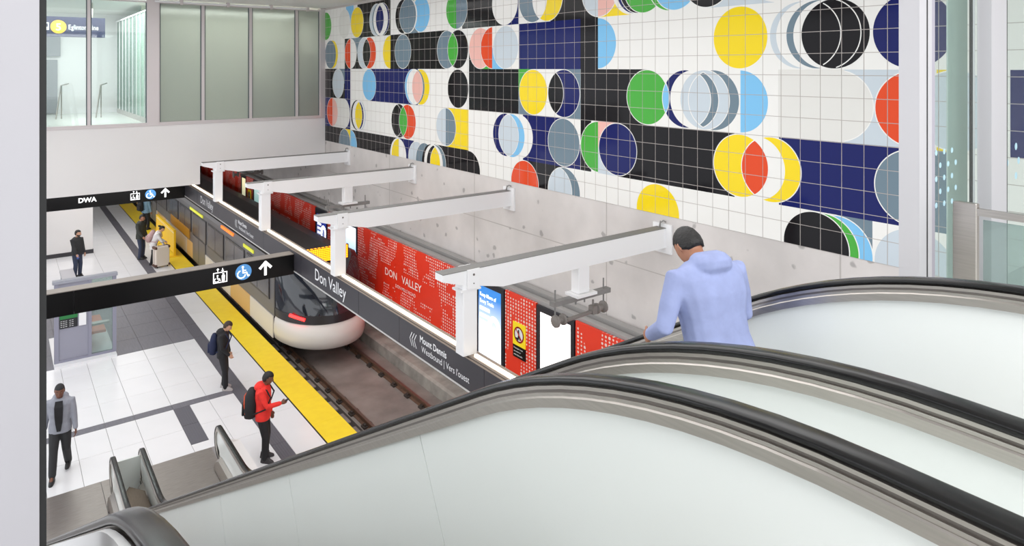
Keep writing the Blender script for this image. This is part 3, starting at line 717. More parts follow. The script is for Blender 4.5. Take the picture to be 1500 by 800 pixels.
def lightbox(y0, y1, m, label, z0=.95, z1=2.68):
    t = thing('advertising_lightbox', (9.47, (y0 + y1) / 2, .2), label, 'advertisement', 'light boxes on the track wall')
    q = MB(); q.box(9.44, 9.5, y0 - .11, y0, .2, 2.8); q.box(9.44, 9.5, y1, y1 + .11, .2, 2.8); q.box(9.44, 9.5, y0, y1, z1, 2.8); q.box(9.44, 9.5, y0, y1, .2, z0); q.build('frame', mat('lightbox_frame', (28, 28, 38), .4) if 'lightbox_frame' not in bpy.data.materials else bpy.data.materials['lightbox_frame'], t)
    q = MB(); q.box(9.46, 9.49, y0, y1, z0, z1); sc = q.build('screen', m, t)
    return sc
adw = mat('ad_white', (252, 252, 255), .5, emit=.9)
t = lightbox(13.02, 13.99, screen_mat('ad_blue', (44, 116, 188), (236, 244, 255), 1.0, 2.7, .75), 'glowing blue advertisement about keeping more of every trade, right of the nearest post')
text('ad_heading', 'Keep More of', .13, (9.455, 13.93, 2.42), DOWN, UP, adw, t, .02, sx=.92); text('ad_heading', 'Every Trade', .13, (9.455, 13.93, 2.26), DOWN, UP, adw, t, .02, sx=.92)
q = MB()
for i in range(3): flat(q, (9.456, 13.93, 2.08 - i * .17), DOWN, UP, [(0, 0), (.42, .0), (.42, .09), (0, .09)])
q.build('ad_lines', adw, t)
def arch(q, y, z, w, h, th):
    pts = [(-w, -h)] + [(-w * math.cos(a), h * .4 + w * 1.1 * math.sin(a)) for a in [math.pi * i / 12 for i in range(13)]] + [(w, -h)]
    stroke(q, (9.456, y, z), DOWN, UP, pts, th)
q = MB(); arch(q, 13.33, 1.55, .19, .55, .13); q.build('ad_picture', adw, t)
t = lightbox(21.22, 22.18, screen_mat('ad_pale', (236, 246, 255), (96, 170, 226), 1.0, 2.7, .8), 'glowing white and blue advertisement with a phone picture, left of the DON VALLEY panel')
q = MB(); flat(q, (9.456, 21.62, 1.25), DOWN, UP, [(0, 0), (.3, 0), (.3, .62), (0, .62)]); q.build('phone_picture', adw, t)
q = MB(); flat(q, (9.4555, 21.57, 1.45), DOWN, UP, [(0, 0), (.1, 0), (.1, .1), (0, .1)]); q.build('phone_badge', mat('ad_red', (226, 60, 70), .5, emit=.5), t)
lightbox(10.57, 11.58, mat('ad_blown_white', (255, 248, 246), .4, emit=1.1), 'bright blank white advertisement right of the yellow sign')
t = lightbox(23.8, 24.76, screen_mat('ad_navy', (44, 60, 150), (196, 210, 240), .9, 2.5, .5), 'dark blue advertisement behind the orange train display', .95, 2.6)
q = MB(); arch(q, 24.1, 1.75, .17, .6, .12); q.build('ad_picture', adw, t)
q = MB()
for i in range(4): flat(q, (9.456, 24.68, 2.2 - i * .16), DOWN, UP, [(0, 0), (.36, 0), (.36, .08), (0, .08)])
q.build('ad_lines', adw, t)
lightbox(31.7, 32.6, screen_mat('ad_teal', (196, 230, 226), (120, 170, 164), .9, 2.7, .5), 'pale teal far advertisement behind the third beam')
lightbox(33.95, 34.6, screen_mat('ad_cream', (250, 240, 190), (150, 170, 160), .9, 2.7, .6), 'pale yellow far advertisement, slim, next to the farthest red panel')
sy = mat('warning_yellow', (250, 222, 30), .4, emit=.08); sred = mat('warning_red', (200, 40, 40), .4)
def warning(y, z, label, k=1.):
    t = thing('warning_sign', (9.44, y, z - .36), label, 'sign', 'yellow no trespassing signs')
    w = .23 * k
    q = MB(); q.box(9.43, 9.448, y - w, y + w, z - .02, z + .5); yb_ = q.build('yellow_board', sy, t)
    q = MB(); q.box(9.43, 9.448, y - w, y + w, z - .3, z - .02); bb_ = q.build('black_board', black_gloss, t)
    q = MB(); q.disc((9.427, y, z + .24), .165, DOWN, UP); q.build('white_disc', print_white, yb_)
    q = MB(); stroke(q, (9.424, y, z + .24), DOWN, UP, [(.165 * math.cos(a * math.pi / 14), .165 * math.sin(a * math.pi / 14)) for a in range(29)], .035); stroke(q, (9.423, y, z + .24), DOWN, UP, [(-.11, .12), (.11, -.12)], .03); q.build('red_ring', sred, yb_)
    q = MB(); q.disc((9.4245, y + .01, z + .33), .026, DOWN, UP, 12); stroke(q, (9.4245, y, z + .24), DOWN, UP, [(-.01, .06), (0, -.03), (-.04, -.12)], .05); stroke(q, (9.4245, y, z + .24), DOWN, UP, [(0, -.03), (.05, -.11)], .035); flat(q, (9.4245, y, z + .24), DOWN, UP, [(-.12, -.08), (-.03, -.08), (-.05, -.12), (-.1, -.12)]); q.build('figure', black_matte, yb_)
    for i, s in enumerate(('Passengers must', 'not enter or', 'cross the tracks')):
        text('small_print', s, .05, (9.427, y + w - .04, z - .1 - i * .075), DOWN, UP, print_white, bb_, .01)
warning(12.31, 1.7, 'yellow and black no trespassing sign on the narrow red panel, nearest one')
warning(23.0, 1.6, 'yellow no trespassing sign beside the post of the second nearest beam')
warning(33.28, 1.75, 'small far yellow no trespassing sign between two pale light boxes')

# ------------------------------------------------------------------ overhead black sign boxes
XR = (1, 0, 0)
def sign_box(y, label, dwa):
    t = thing('overhead_sign', (2.4, y, 3.12), label, 'sign', 'black overhead sign boxes')
    q = MB(); q.box(-1.5, 1.17, y, y + .3, 3.12, 3.585); q.box(1.18, 5.575, y, y + .3, 3.12, 3.585); q.build('box', black_gloss, t)
    q = MB(); q.box(-1.5, 5.575, y - .004, y + .31, 3.585, 3.6); q.build('top_cover', mat('sign_top', (132, 124, 118), .6) if 'sign_top' not in bpy.data.materials else bpy.data.materials['sign_top'], t)
    yf = y - .004
    q = MB(); q.disc((4.42, yf, 3.375), .178, XR, UP, 36); q.build('blue_disc', sign_blue, t)
    q = MB(); o = (4.42, yf - .002, 3.375)
    q.disc((4.405, yf - .002, 3.49), .026, XR, UP, 12)
    stroke(q, o, XR, UP, [(-.015, .08), (-.01, -.015), (.065, -.015), (.1, -.1), (.125, -.09)], .028); stroke(q, o, XR, UP, [(-.012, .035), (.05, .035)], .022)
    stroke(q, o, XR, UP, [(-.045 + .0 + .085 * math.cos(a), -.045 + .085 * math.sin(a)) for a in [1.9 + i * .3 for i in range(15)]], .022); q.build('wheelchair_symbol', sign_white, t)
    q = MB(); o = (3.92, yf, 3.355)
    stroke(q, o, XR, UP, [(-.14, -.12), (.14, -.12), (.14, .1), (-.14, .1), (-.14, -.12)], .02)
    for sx, d in ((-.05, 1), (.05, -1)):
        stroke(q, o, XR, UP, [(sx, .125), (sx, .185)], .018); flat(q, o, XR, UP, [(sx - .032, .155 + .01 * d), (sx + .032, .155 + .01 * d), (sx, .155 + .045 * d)])
    q.disc((o[0] + .065, yf, o[2] + .055), .022, XR, UP, 10); flat(q, o, XR, UP, [(.035, -.1), (.095, -.1), (.1, .03), (.03, .03)])
    q.disc((o[0] - .055, yf, o[2] + .035), .018, XR, UP, 10); stroke(q, o, XR, UP, [(-.06, .02), (-.055, -.035), (-.015, -.04), (.0, -.085)], .02); stroke(q, o, XR, UP, [(-.075 + .045 * math.cos(a), -.06 + .04 * math.sin(a)) for a in [2 + i * .45 for i in range(10)]], .014)
    q.build('lift_symbol', sign_white, t)
    q = MB(); o = (4.91, yf, 3.38); stroke(q, o, XR, UP, [(0, -.15), (0, .1)], .06); stroke(q, o, XR, UP, [(-.12, .01), (0, .135), (.12, .01)], .062); q.build('arrow', sign_white, t)
    if dwa: text('lettering', 'DWA', .225, (2.17, yf, 3.32), XR, UP, sign_white, t, .03, sx=.98)
    return t
sign_box(16.05, 'black overhead sign box with lift, wheelchair and arrow symbols, nearer one', False)
sign_box(28.0, 'black overhead sign box reading DWA under the white bridge, farther one', True)

# ------------------------------------------------------------------ rails
def rail(x, label):
    t = thing('rail', (x, 20, -.5), label, 'rail', 'rails of the near track')
    pr = [(-.07, -.5), (.07, -.5), (.07, -.485), (.012, -.465), (.012, -.39), (.035, -.38), (.035, -.35), (-.035, -.35), (-.035, -.38), (-.012, -.39), (-.012, -.465), (-.07, -.485)]
    q = MB(); q.prism([(x + a, z) for a, z in pr], 'y', 2, 61); q.build('rail_bar', rust, t)
    q = MB(); q.box(x - .026, x + .034, 2, 61, -.3505, -.346); q.build('rail_head', rail_top, t)
    q = MB(); q.box(.02, .13, -.09, .09, -.02, .03); q.box(.05, .1, -.05, .05, .03, .075); q.tube([(.075, -.07, .05), (.03, -.03, .08), (.075, 0, .09), (.03, .03, .08)], .014, 6)
    q.box(-.13, -.02, -.09, .09, -.02, .03); q.box(-.1, -.05, -.05, .05, .03, .075)
    me = q.mesh('rail_clip', clip_m); y = 9.
    while y < 30: link('rail_clip', me, t, (x, y, -.485)); y += .75
rail(6.97, 'rusty steel rail nearest the yellow platform edge'); rail(8.5, 'rusty steel rail beside the far concrete curb')

# ------------------------------------------------------------------ train at rest
tr = thing('train', (7.73, 20, -.35), 'grey and white light rail train with orange panels standing at the platform', 'train')
tg = mat('train_grey', (112, 110, 112), .35, .3, var=.06, vscale=.6); td = mat('train_dark', (40, 38, 42), .3); tw = mat('train_white', (216, 210, 204), .3); to = mat('train_orange', (178, 128, 46), .35)
tsand = mat('train_sand', (214, 172, 112), .35); tside = mat('train_side_glass', (78, 76, 80), .2, spec=.6)
tglass = mat('train_glass', (36, 40, 48), .08, spec=.8); trf = mat('train_roof', (34, 31, 32), .45, var=.2, vscale=1.5)
CX = 7.73
q = MB(); pf = [(-1.3, .72), (-1.3, 2.2), (-1.25, 2.32), (1.2, 2.15), (1.3, 1.95), (1.3, .72)]; q.prism([(CX + a, z) for a, z in pf], 'y', 20.2, 61); q.build('body', tg, tr)
q = MB(); pf = [(-1.25, 2.32), (-1.15, 2.38), (-.75, 2.43), (.55, 2.40), (1.05, 2.28), (1.2, 2.15)]; q.prism([(CX + a, z) for a, z in pf], 'y', 20.2, 61)
q.build('roof', trf, tr)
q = MB(); q.box(CX - 1.1, CX + 1.1, 20.2, 61, -.2, .06); q.build('underframe', black_matte, tr)
def ell(a, bb, z, n=24): return [(CX + a * math.cos(t), 20.2 - bb * math.sin(t), z) for t in [math.pi * i / n for i in range(n + 1)]]
q = MB(); q.loft([ell(1.15, 1.55, .0), ell(1.28, 1.8, .1), ell(1.31, 1.9, .3), ell(1.31, 1.88, .5), ell(1.29, 1.78, .66), ell(1.25, 1.6, .74)]); q.build('bumper', tw, tr, 1.0)
q = MB(); q.loft([ell(1.25, 1.62, .7), ell(1.27, 1.6, 1.0), ell(1.28, 1.3, 1.6), ell(1.26, .9, 2.1), ell(1.2, .6, 2.28), ell(1.0, .35, 2.4)]); q.build('windscreen', tglass, tr, 1.0)
q = MB(); q.loft([ell(1.275, 1.63, .74), ell(1.285, 1.6, .98)]); q.build('nose_band', td, tr, 1.0)
y = 20.25; i = 0
while y < 60:
    q = MB(); w = 2.3; q.box(CX - 1.325, CX - 1.295, y, y + w - .02, .08, .72); q.build('skirt_panel', tw if i % 3 != 1 else tsand, tr); y += w; i += 1
for i in range(15):
    y0 = 20.6 + i * 2.6
    door = i in (3, 7, 11)
    q = MB(); q.box(CX - 1.325, CX - 1.3, y0, y0 + 2.3, 1.12, 2.02); wd = q.build('window', td, tr)
    for k in range(2):
        q = MB(); q.box(CX - 1.33, CX - 1.32, y0 + .05 + k * 1.13, y0 + 1.12 + k * 1.13, 1.18, 1.97); q.build('pane', tside, wd)
    if door:
        q = MB(); q.box(CX - 1.335, CX - 1.3, y0 + .1, y0 + 2.2, .1, 1.1); dr_ = q.build('door', tg, tr); q = MB(); q.box(CX - 1.34, CX - 1.335, y0 + 1.13, y0 + 1.17, .12, 1.1); q.build('door_seam', td, dr_)
q = MB(); q.box(CX - 1.336, CX - 1.3, 31.25, 35.2, .78, 1.19); q.build('orange_panel', to, tr)
lime = mat('lime_sticker', (224, 226, 70), .5, emit=.25)
for y0, y1, z in ((28.95, 31.2, 2.06), (22.2, 23.3, 2.13)):
    q = MB(); q.box(CX - 1.33, CX - 1.3, y0, y1, z, z + .1); q.build('lime_sign', lime, tr)
amber = mat('amber_display', (255, 150, 20), .4, emit=2.2)
q = MB(); q.box(CX - 1.31, CX - 1.27, 24.6, 26.2, 2.2, 2.29); q.build('side_display', mat('amber_side', (236, 110, 30), .4, emit=1.2), tr)
q = MB(); q.box(CX - .72, CX + .72, 19.52, 19.62, 2.26, 2.68); q.build('display_case', td, tr)
q = MB()
for i in range(24):
    for j in range(7): q.box(CX - .68 + i * .0575, CX - .68 + i * .0575 + .044, 19.505, 19.52, 2.285 + j * .056, 2.285 + j * .056 + .042)
    if i % 2 == 0:
        for k in range(2): q.box(CX - .68 + i * .0575, CX - .68 + i * .0575 + .07, 19.52 + k * .05, 19.55 + k * .05, 2.68, 2.685)
tag(q.build('display_dots', amber, tr), kind='stuff')
rl = mat('tail_red', (255, 40, 40), .4, emit=3.5)
for s in (-1, 1):
    q = MB(); q.tube([(CX + s * a, yy, z) for a, yy, z in ((1.14, 19.32, .98), (1.0, 19.13, .93), (.84, 18.95, .88))], .045, 8); q.build('tail_light', rl, tr)
q = MB(); q.tube([(CX - .95, 22.0, 2.44), (CX - .95, 21.3, 2.44)], .025, 8); q.build('marker_light', rl, tr)
q = MB(); q.tube([(CX - .1, 18.62, .98), (CX - .5, 19.18, 1.75)], .018, 6); q.build('wiper', black_matte, tr)

# ------------------------------------------------------------------ escalators (local x about the step centre line; y, z as in the world)
K30 = math.tan(R(30))
def esc_path():
    P = []
    for i in range(10): a = R(270 - 180 * i / 9); P.append((-2.2 + .33 * math.cos(a), 6.744 + .33 * math.sin(a), math.cos(a), math.sin(a)))
    for y in (-.85, .5, .66): P.append((y, 7.074, 0, 1))
    for i in range(13): a = R(90 - 30 * i / 12); P.append((.7596 + 3.32 * math.cos(a), 3.754 + 3.32 * math.sin(a), math.cos(a), math.sin(a)))
    for y in (2.6, 3.0, 3.9, 4.9, 5.8, 6.8, 7.7, 8.7, 9.6, 10.6, 11.4): P.append((y, 8.026 - K30 * y, .5, math.cos(R(30))))
    for i in range(9): a = R(240 + 30 * i / 8); P.append((12.796 + 1.6 * math.cos(a), 2.48 + 1.6 * math.sin(a), -math.cos(a), -math.sin(a)))
    P.append((13.5, .88, 0, 1))
    for i in range(13): a = R(90 - 180 * i / 12); P.append((14.33 + .33 * math.cos(a), .55 + .33 * math.sin(a), math.cos(a), math.sin(a)))
    P.append((14.1, .22, 0, -1))
    return P
PATH = esc_path()
def sweep(q, prof, path, x0, caps=True):
    q.loft([[(x0 + u, p[0] + p[2] * n, p[1] + p[3] * n) for u, n in prof] for p in path], True, caps)
HR = [(-.039, -.009), (-.035, -.003), (-.024, 0), (.024, 0), (.035, -.003), (.039, -.009), (.039, -.022), (.032, -.03), (-.032, -.03), (-.039, -.022)]
def strip(a, u): return [(-u, a[0]), (u, a[0]), (u, a[1]), (-u, a[1])]
cladw = mat('cladding_white', (232, 232, 232), .3)
def make_escalator(label, xl, xr):
    e = thing('escalator', (0, 0, 0), label, 'escalator', 'escalators down to the platform', world=False)
    top_i = 9; bot_i = len(PATH) - 14                                     # ends of the straight balustrade
    for s in (xl, xr):
        q = MB(); sweep(q, HR, PATH, s); q.build('handrail', rubber, e, True)
        q = MB(); sweep(q, strip((-.03, -.044), .027), PATH, s); sweep(q, strip((-.054, -.066), .033), PATH, s); q.build('handrail_track', steel, e)
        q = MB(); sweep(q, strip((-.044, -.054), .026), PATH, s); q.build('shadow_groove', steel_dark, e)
        q = MB(); sweep(q, [(-.035, -.066), (.035, -.066), (.04, -.071), (.04, -.104), (-.04, -.104), (-.04, -.071)], PATH, s); q.build('top_trim', steel, e)
        # glass-like panels, split along the slope
        seg = PATH[top_i:bot_i + 1]; cuts = [0, 2, 18, 20, 22, 24, 26, len(seg) - 1]
        for a, c in zip(cuts[:-1], cuts[1:]):
            q = MB(); sub = seg[a:c + 1]
            p0, p1 = sub[0], sub[-1]
            def nudge(p, o, d):
                L = math.hypot(o[0] - p[0], o[1] - p[1]); return (p[0] + (o[0] - p[0]) / L * d, p[1] + (o[1] - p[1]) / L * d, p[2], p[3])
            sub = [nudge(sub[0], sub[1], .003)] + sub[1:-1] + [nudge(sub[-1], sub[-2], .003)]
            bot = -.86 if p1[0] > 12.5 else -1.08
            sweep(q, [(-.015, -.104), (.015, -.104), (.015, bot), (-.015, bot)], sub, s); q.build('balustrade_panel', esc_glass, e)
        q = MB(); seg2 = PATH[bot_i:bot_i + 14]                          # rounded end panel
        out = [(p[0] - p[2] * .07, p[1] - p[3] * .07) for p in seg2] + [(seg2[0][0], .05)]
        q.loft([[(s - .014, y, z) for y, z in out], [(s + .014, y, z) for y, z in out]]); q.build('end_panel', esc_glass, e)
        if xl < -.7 and s < 0:                                           # outer face beside the column
            path = PATH[top_i:bot_i - 3]
            q = MB(); sweep(q, [(-.062, -.034), (-.041, -.034), (-.041, -.078), (-.062, -.078)], path, s); q.build('outer_trim', cladw, e)
            q = MB(); sweep(q, [(-.058, -.078), (-.041, -.078), (-.041, -.09), (-.058, -.09)], path, s); q.build('seal', gasket, e)
            q = MB(); sweep(q, [(-.066, -.09), (-.041, -.09), (-.041, -1.35), (-.066, -1.35)], path, s); q.build('outer_cladding', cladw, e)
        q = MB()                                                         # low steel boot at the bottom entrance
        q.loft([[(s - .09, y, z) for y, z in ((12.9, .02), (14.45, .02), (14.32, .2), (14.1, .32), (12.9, .32))], [(s - .02, y, z) for y, z in ((12.9, .02), (14.5, .02), (14.4, .22), (14.15, .36), (12.9, .36))]]); q.build('entry_box', steel, e)
    q = MB(); q.prism([(-.55, -.001), (.55, -.001), (.55, .012), (-.55, .012)], 'y', 12.5, 15.32); q.build('landing_plate', plate_steel, e)
    q = MB(); q.box(-.6, .6, -3.2, 1.3, 6.1, 6.115); q.build('landing_plate', plate_steel, e)
    q = MB(); q.box(-.5, .5, -.4, 0, -.12, 0); q.box(-.5, .5, -.4, -.37, -.23, -.12)
    for i in range(20): q.box(-.48 + i * .049, -.48 + i * .049 + .02, -.4, 0, 0, .008)
    st = q.mesh('step', steel_dark)
    for k in range(25): link('step', st, e, (0, 2.0 + .4 * k, 7.07 - K30 * (2.0 + .4 * k)))
    q = MB(); q.prism([(1.3, 5.95), (1.3, 5.4), (12.4, -.7), (12.4, -.35)], 'x', -.52, .52); q.build('truss_cover', black_matte, e)
    return e
e1 = make_escalator('nearer escalator at lower left, its right handrail sweeping across the foreground', -.705, .66); e1.location.x = 1.0
e2 = make_escalator('farther escalator at right, carrying the person in pale blue', -.695, .67); e2.location.x = 2.83
# landing strip in front and infill between the two escalators
b = MB()
b.box(-.4, .46, 12.6, 15.33, -.01, .003); b.box(1.56, 2.24, 14.2, 15.33, -.01, .003); b.box(3.34, 3.56, 12.6, 15.33, -.01, .003); struct('trim_2', b, plate_steel, label='steel landing strip around the escalator bottoms')
def deck(path, n0): 
    b = MB(); b.loft([[(x, p[0] - p[2] * n0, p[1] - p[3] * n0 - dz) for x, dz in ((1.70, 0), (2.10, 0), (2.10, .03), (1.70, .03))] for p in path]); return b
struct('trim_3', deck(PATH[9:27], .62), cladw, label='white deck between the two escalators')
b = deck(PATH[26:len(PATH) - 14], .5)
for z in (.38,): b.loft([[(1.72, 12.7, z), (2.08, 12.7, z), (2.08, 13.75, z), (1.87, 14.05, z), (1.72, 13.75, z)], [(1.72, 12.7, z + .04), (2.08, 12.7, z + .04), (2.08, 13.75, z + .04), (1.87, 14.05, z + .04), (1.72, 13.75, z + .04)]])
struct('trim_6', b, mat('brown_steel', (96, 82, 70), .4, .7, var=.12, vscale=6, stretch=(8, 1, 1)), label='brown steel deck at the foot between the two escalators')
b = MB(); b.box(1.7, 2.1, 14.42, 14.45, .01, .74); struct('trim_4', b, mat('infill_grey', (214, 218, 214), .3), label='grey infill sheet between the escalator ends')
b = MB(); b.loft([[(3.52, y, z) for y, z in ((12.3, 0), (14.55, 0), (14.55, .5), (13.9, .72), (12.3, .72))], [(3.76, y, z) for y, z in ((12.3, 0), (14.45, 0), (14.45, .5), (13.9, .72), (12.3, .72))]]); struct('trim_5', b, white_panel, label='white boxed casing beside the right escalator end')

# ------------------------------------------------------------------ platform furniture
sh = thing('platform_shelter', (1.88, 22, 0), 'grey framed glass shelter with orange seat and a map board under the near sign', 'shelter')
fg = mat('shelter_grey', (140, 140, 156), .45); og = mat('seat_orange', (240, 112, 56), .4)
q = MB(); q.box(1.15, 2.6, 21.72, 22.02, 0, .07); q.box(1.15, 2.6, 22.02, 24.3, 0, .02); q.build('plinth', floor_white, sh)
q = MB()
for x0, x1 in ((1.16, 1.26), (1.94, 2.02), (2.52, 2.61)): q.box(x0, x1, 21.96, 22.06, .07, 2.2)
q.box(1.26, 1.94, 21.96, 22.06, .07, .13); q.box(2.02, 2.52, 21.96, 22.06, .07, .13)
q.build('frame', fg, sh)
q = MB(); q.box(1.26, 1.94, 21.99, 22.03, .13, 2.2); q.build('back_panel', mat('shelter_panel', (146, 146, 160), .5), sh)
q = MB(); q.box(2.02, 2.52, 22.0, 22.012, .13, 2.2); q.build('pane', glass_rail, sh)
q = MB(); q.box(1.12, 2.64, 21.93, 22.12, 2.2, 2.28); q.build('top_rail', mat('shelter_roof', (150, 152, 162), .4), sh)
q = MB(); q.cbox(2.0, 2.5, 22.45, 22.62, .74, .8, .01); q.build('armrest', steel, sh)
q = MB(); q.cbox(1.9, 2.44, 22.7, 24.2, .43, .5, .012); q.box(1.95, 2.1, 22.9, 24.0, .07, .43); q.build('seat', og, sh)
q = MB(); q.box(2.05, 2.5, 23.36, 23.4, .5, .56); q.build('seat_divider', steel, sh)
q = MB(); q.box(1.28, 1.69, 21.965, 21.985, .98, 1.8); mbd = q.build('map_board', mat('map_black', (34, 34, 38), .35), sh)
q = MB(); q.box(1.28, 1.69, 21.96, 21.965, 1.23, 1.32); q.build('map_header', mat('map_green', (38, 120, 62), .4), mbd)
q = MB()
for i in range(4):
    for j in range(5): q.box(1.3 + .2 * (j > 2) + .055 * (j % 3), 1.34 + .2 * (j > 2) + .055 * (j % 3), 21.961, 21.965, 1.02 + i * .05, 1.03 + i * .05)
q.build('map_print', print_white, mbd)
q = MB(); q.box(1.72, 1.89, 21.965, 21.985, .98, 1.8); q.build('notice', print_white, sh)
be = thing('bench', (2.0, 29.7, 0), 'grey slab bench in front of the man in the dark jumper', 'bench')
q = MB(); q.cbox(1.77, 2.2, 28.9, 30.5, .38, .46, .012); q.build('seat', mat('bench_grey', (184, 182, 186), .5), be)
for y in (29.1, 30.3):
    q = MB(); q.box(1.8, 2.17, y - .03, y + .03, 0, .38); q.build('leg', fg, be)
ba = thing('edge_barrier', (5.95, 33.9, 0), 'yellow slatted barrier standing on the platform edge by the train', 'barrier')
yb = mat('barrier_yellow', (246, 200, 24), .45)
q = MB(); q.box(5.9, 6.0, 31.85, 35.95, 1.03, 1.09); q.box(5.92, 5.98, 31.85, 35.95, .12, .17); q.box(5.91, 5.99, 31.83, 31.89, 0, 1.09); q.box(5.91, 5.99, 35.9, 35.96, 0, 1.09); q.build('frame', yb, ba)
for i in range(20):
    q = MB(); q.box(5.925, 5.965, 31.93 + i * .2, 32.1 + i * .2, .17, 1.03); q.build('slat', yb, ba)
q = MB()
for i in range(20): q.box(5.918, 5.925, 31.95 + i * .2, 32.05 + i * .2, .95, .98)
q.build('reflector_dashes', print_white, ba)
q = MB(); q.cbox(5.7, 6.1, 31.7, 32.0, .0, .03, .01); q.cbox(5.7, 6.1, 35.7, 36.0, .0, .03, .01); q.build('foot', yb, ba)

# ------------------------------------------------------------------ people
skin_l = mat('skin_light', (206, 158, 132), .5); skin_m = mat('skin_mid', (170, 118, 92), .5); skin_d = mat('skin_dark', (116, 76, 58), .5)
hair_k = mat('hair_black', (24, 21, 20), .55, bump=.4, bscale=60); hair_b = mat('hair_brown', (58, 40, 30), .55, bump=.4, bscale=60)
def cloth(n, c): return mat(n, c, .8, var=.12, vscale=9, bump=.5, bscale=7)
def fuse(name, mb, m, parent, vox, smooth=3, decim=None):
    """melt overlapping limbs into one continuous skin"""
    me = mb.mesh('raw', m); o = bpy.data.objects.new('tmp', me); COL.objects.link(o)
    r = o.modifiers.new('r', 'REMESH'); r.mode = 'VOXEL'; r.voxel_size = vox
    if smooth: s_ = o.modifiers.new('s', 'SMOOTH'); s_.iterations = smooth; s_.factor = .5
    if decim: d = o.modifiers.new('d', 'DECIMATE'); d.ratio = decim
    dg = bpy.context.evaluated_depsgraph_get(); dg.update()
    out = bpy.data.meshes.new_from_object(o.evaluated_get(dg)); bpy.data.objects.remove(o); bpy.data.meshes.remove(me)
    out.name = name; out.materials.clear(); out.materials.append(m); out.shade_smooth()
    return link(name, out, parent)
def capsule(q, pts, rad, seg=12):
    """tapered limb with round ends"""
    pts = [Vector(p) for p in pts]; a = (pts[0] - pts[1]).normalized(); b_ = (pts[-1] - pts[-2]).normalized()
    P = [pts[0] + a * rad[0] * .95, pts[0] + a * rad[0] * .7] + pts + [pts[-1] + b_ * rad[-1] * .7, pts[-1] + b_ * rad[-1] * .95]
    q.tube(P, [rad[0] * .3, rad[0] * .72] + list(rad) + [rad[-1] * .72, rad[-1] * .3], seg)
def rings(q, lst, seg=16):
    """lst of (centre, half width, half depth, rotation matrix)"""
    q.loft([[Vector(c) + M @ Vector((w * math.copysign(abs(math.cos(t)) ** .8, math.cos(t)), d * math.copysign(abs(math.sin(t)) ** .8, math.sin(t)), 0)) for t in [2 * math.pi * j / seg for j in range(seg)]] for c, w, d, M in lst])
def two_bone(a, c, l1, l2, pole):
    a, c, pole = Vector(a), Vector(c), Vector(pole); d = c - a; L = min(d.length, (l1 + l2) * .999)
    c = a + d.normalized() * L; x = (l1 * l1 - l2 * l2 + L * L) / (2 * L); h = math.sqrt(max(0, l1 * l1 - x * x)); u = d.normalized()
    p = pole - u * pole.dot(u); p = p.normalized() if p.length > 1e-5 else Vector((0, 1, 0))
    return a + u * x + p * h, c

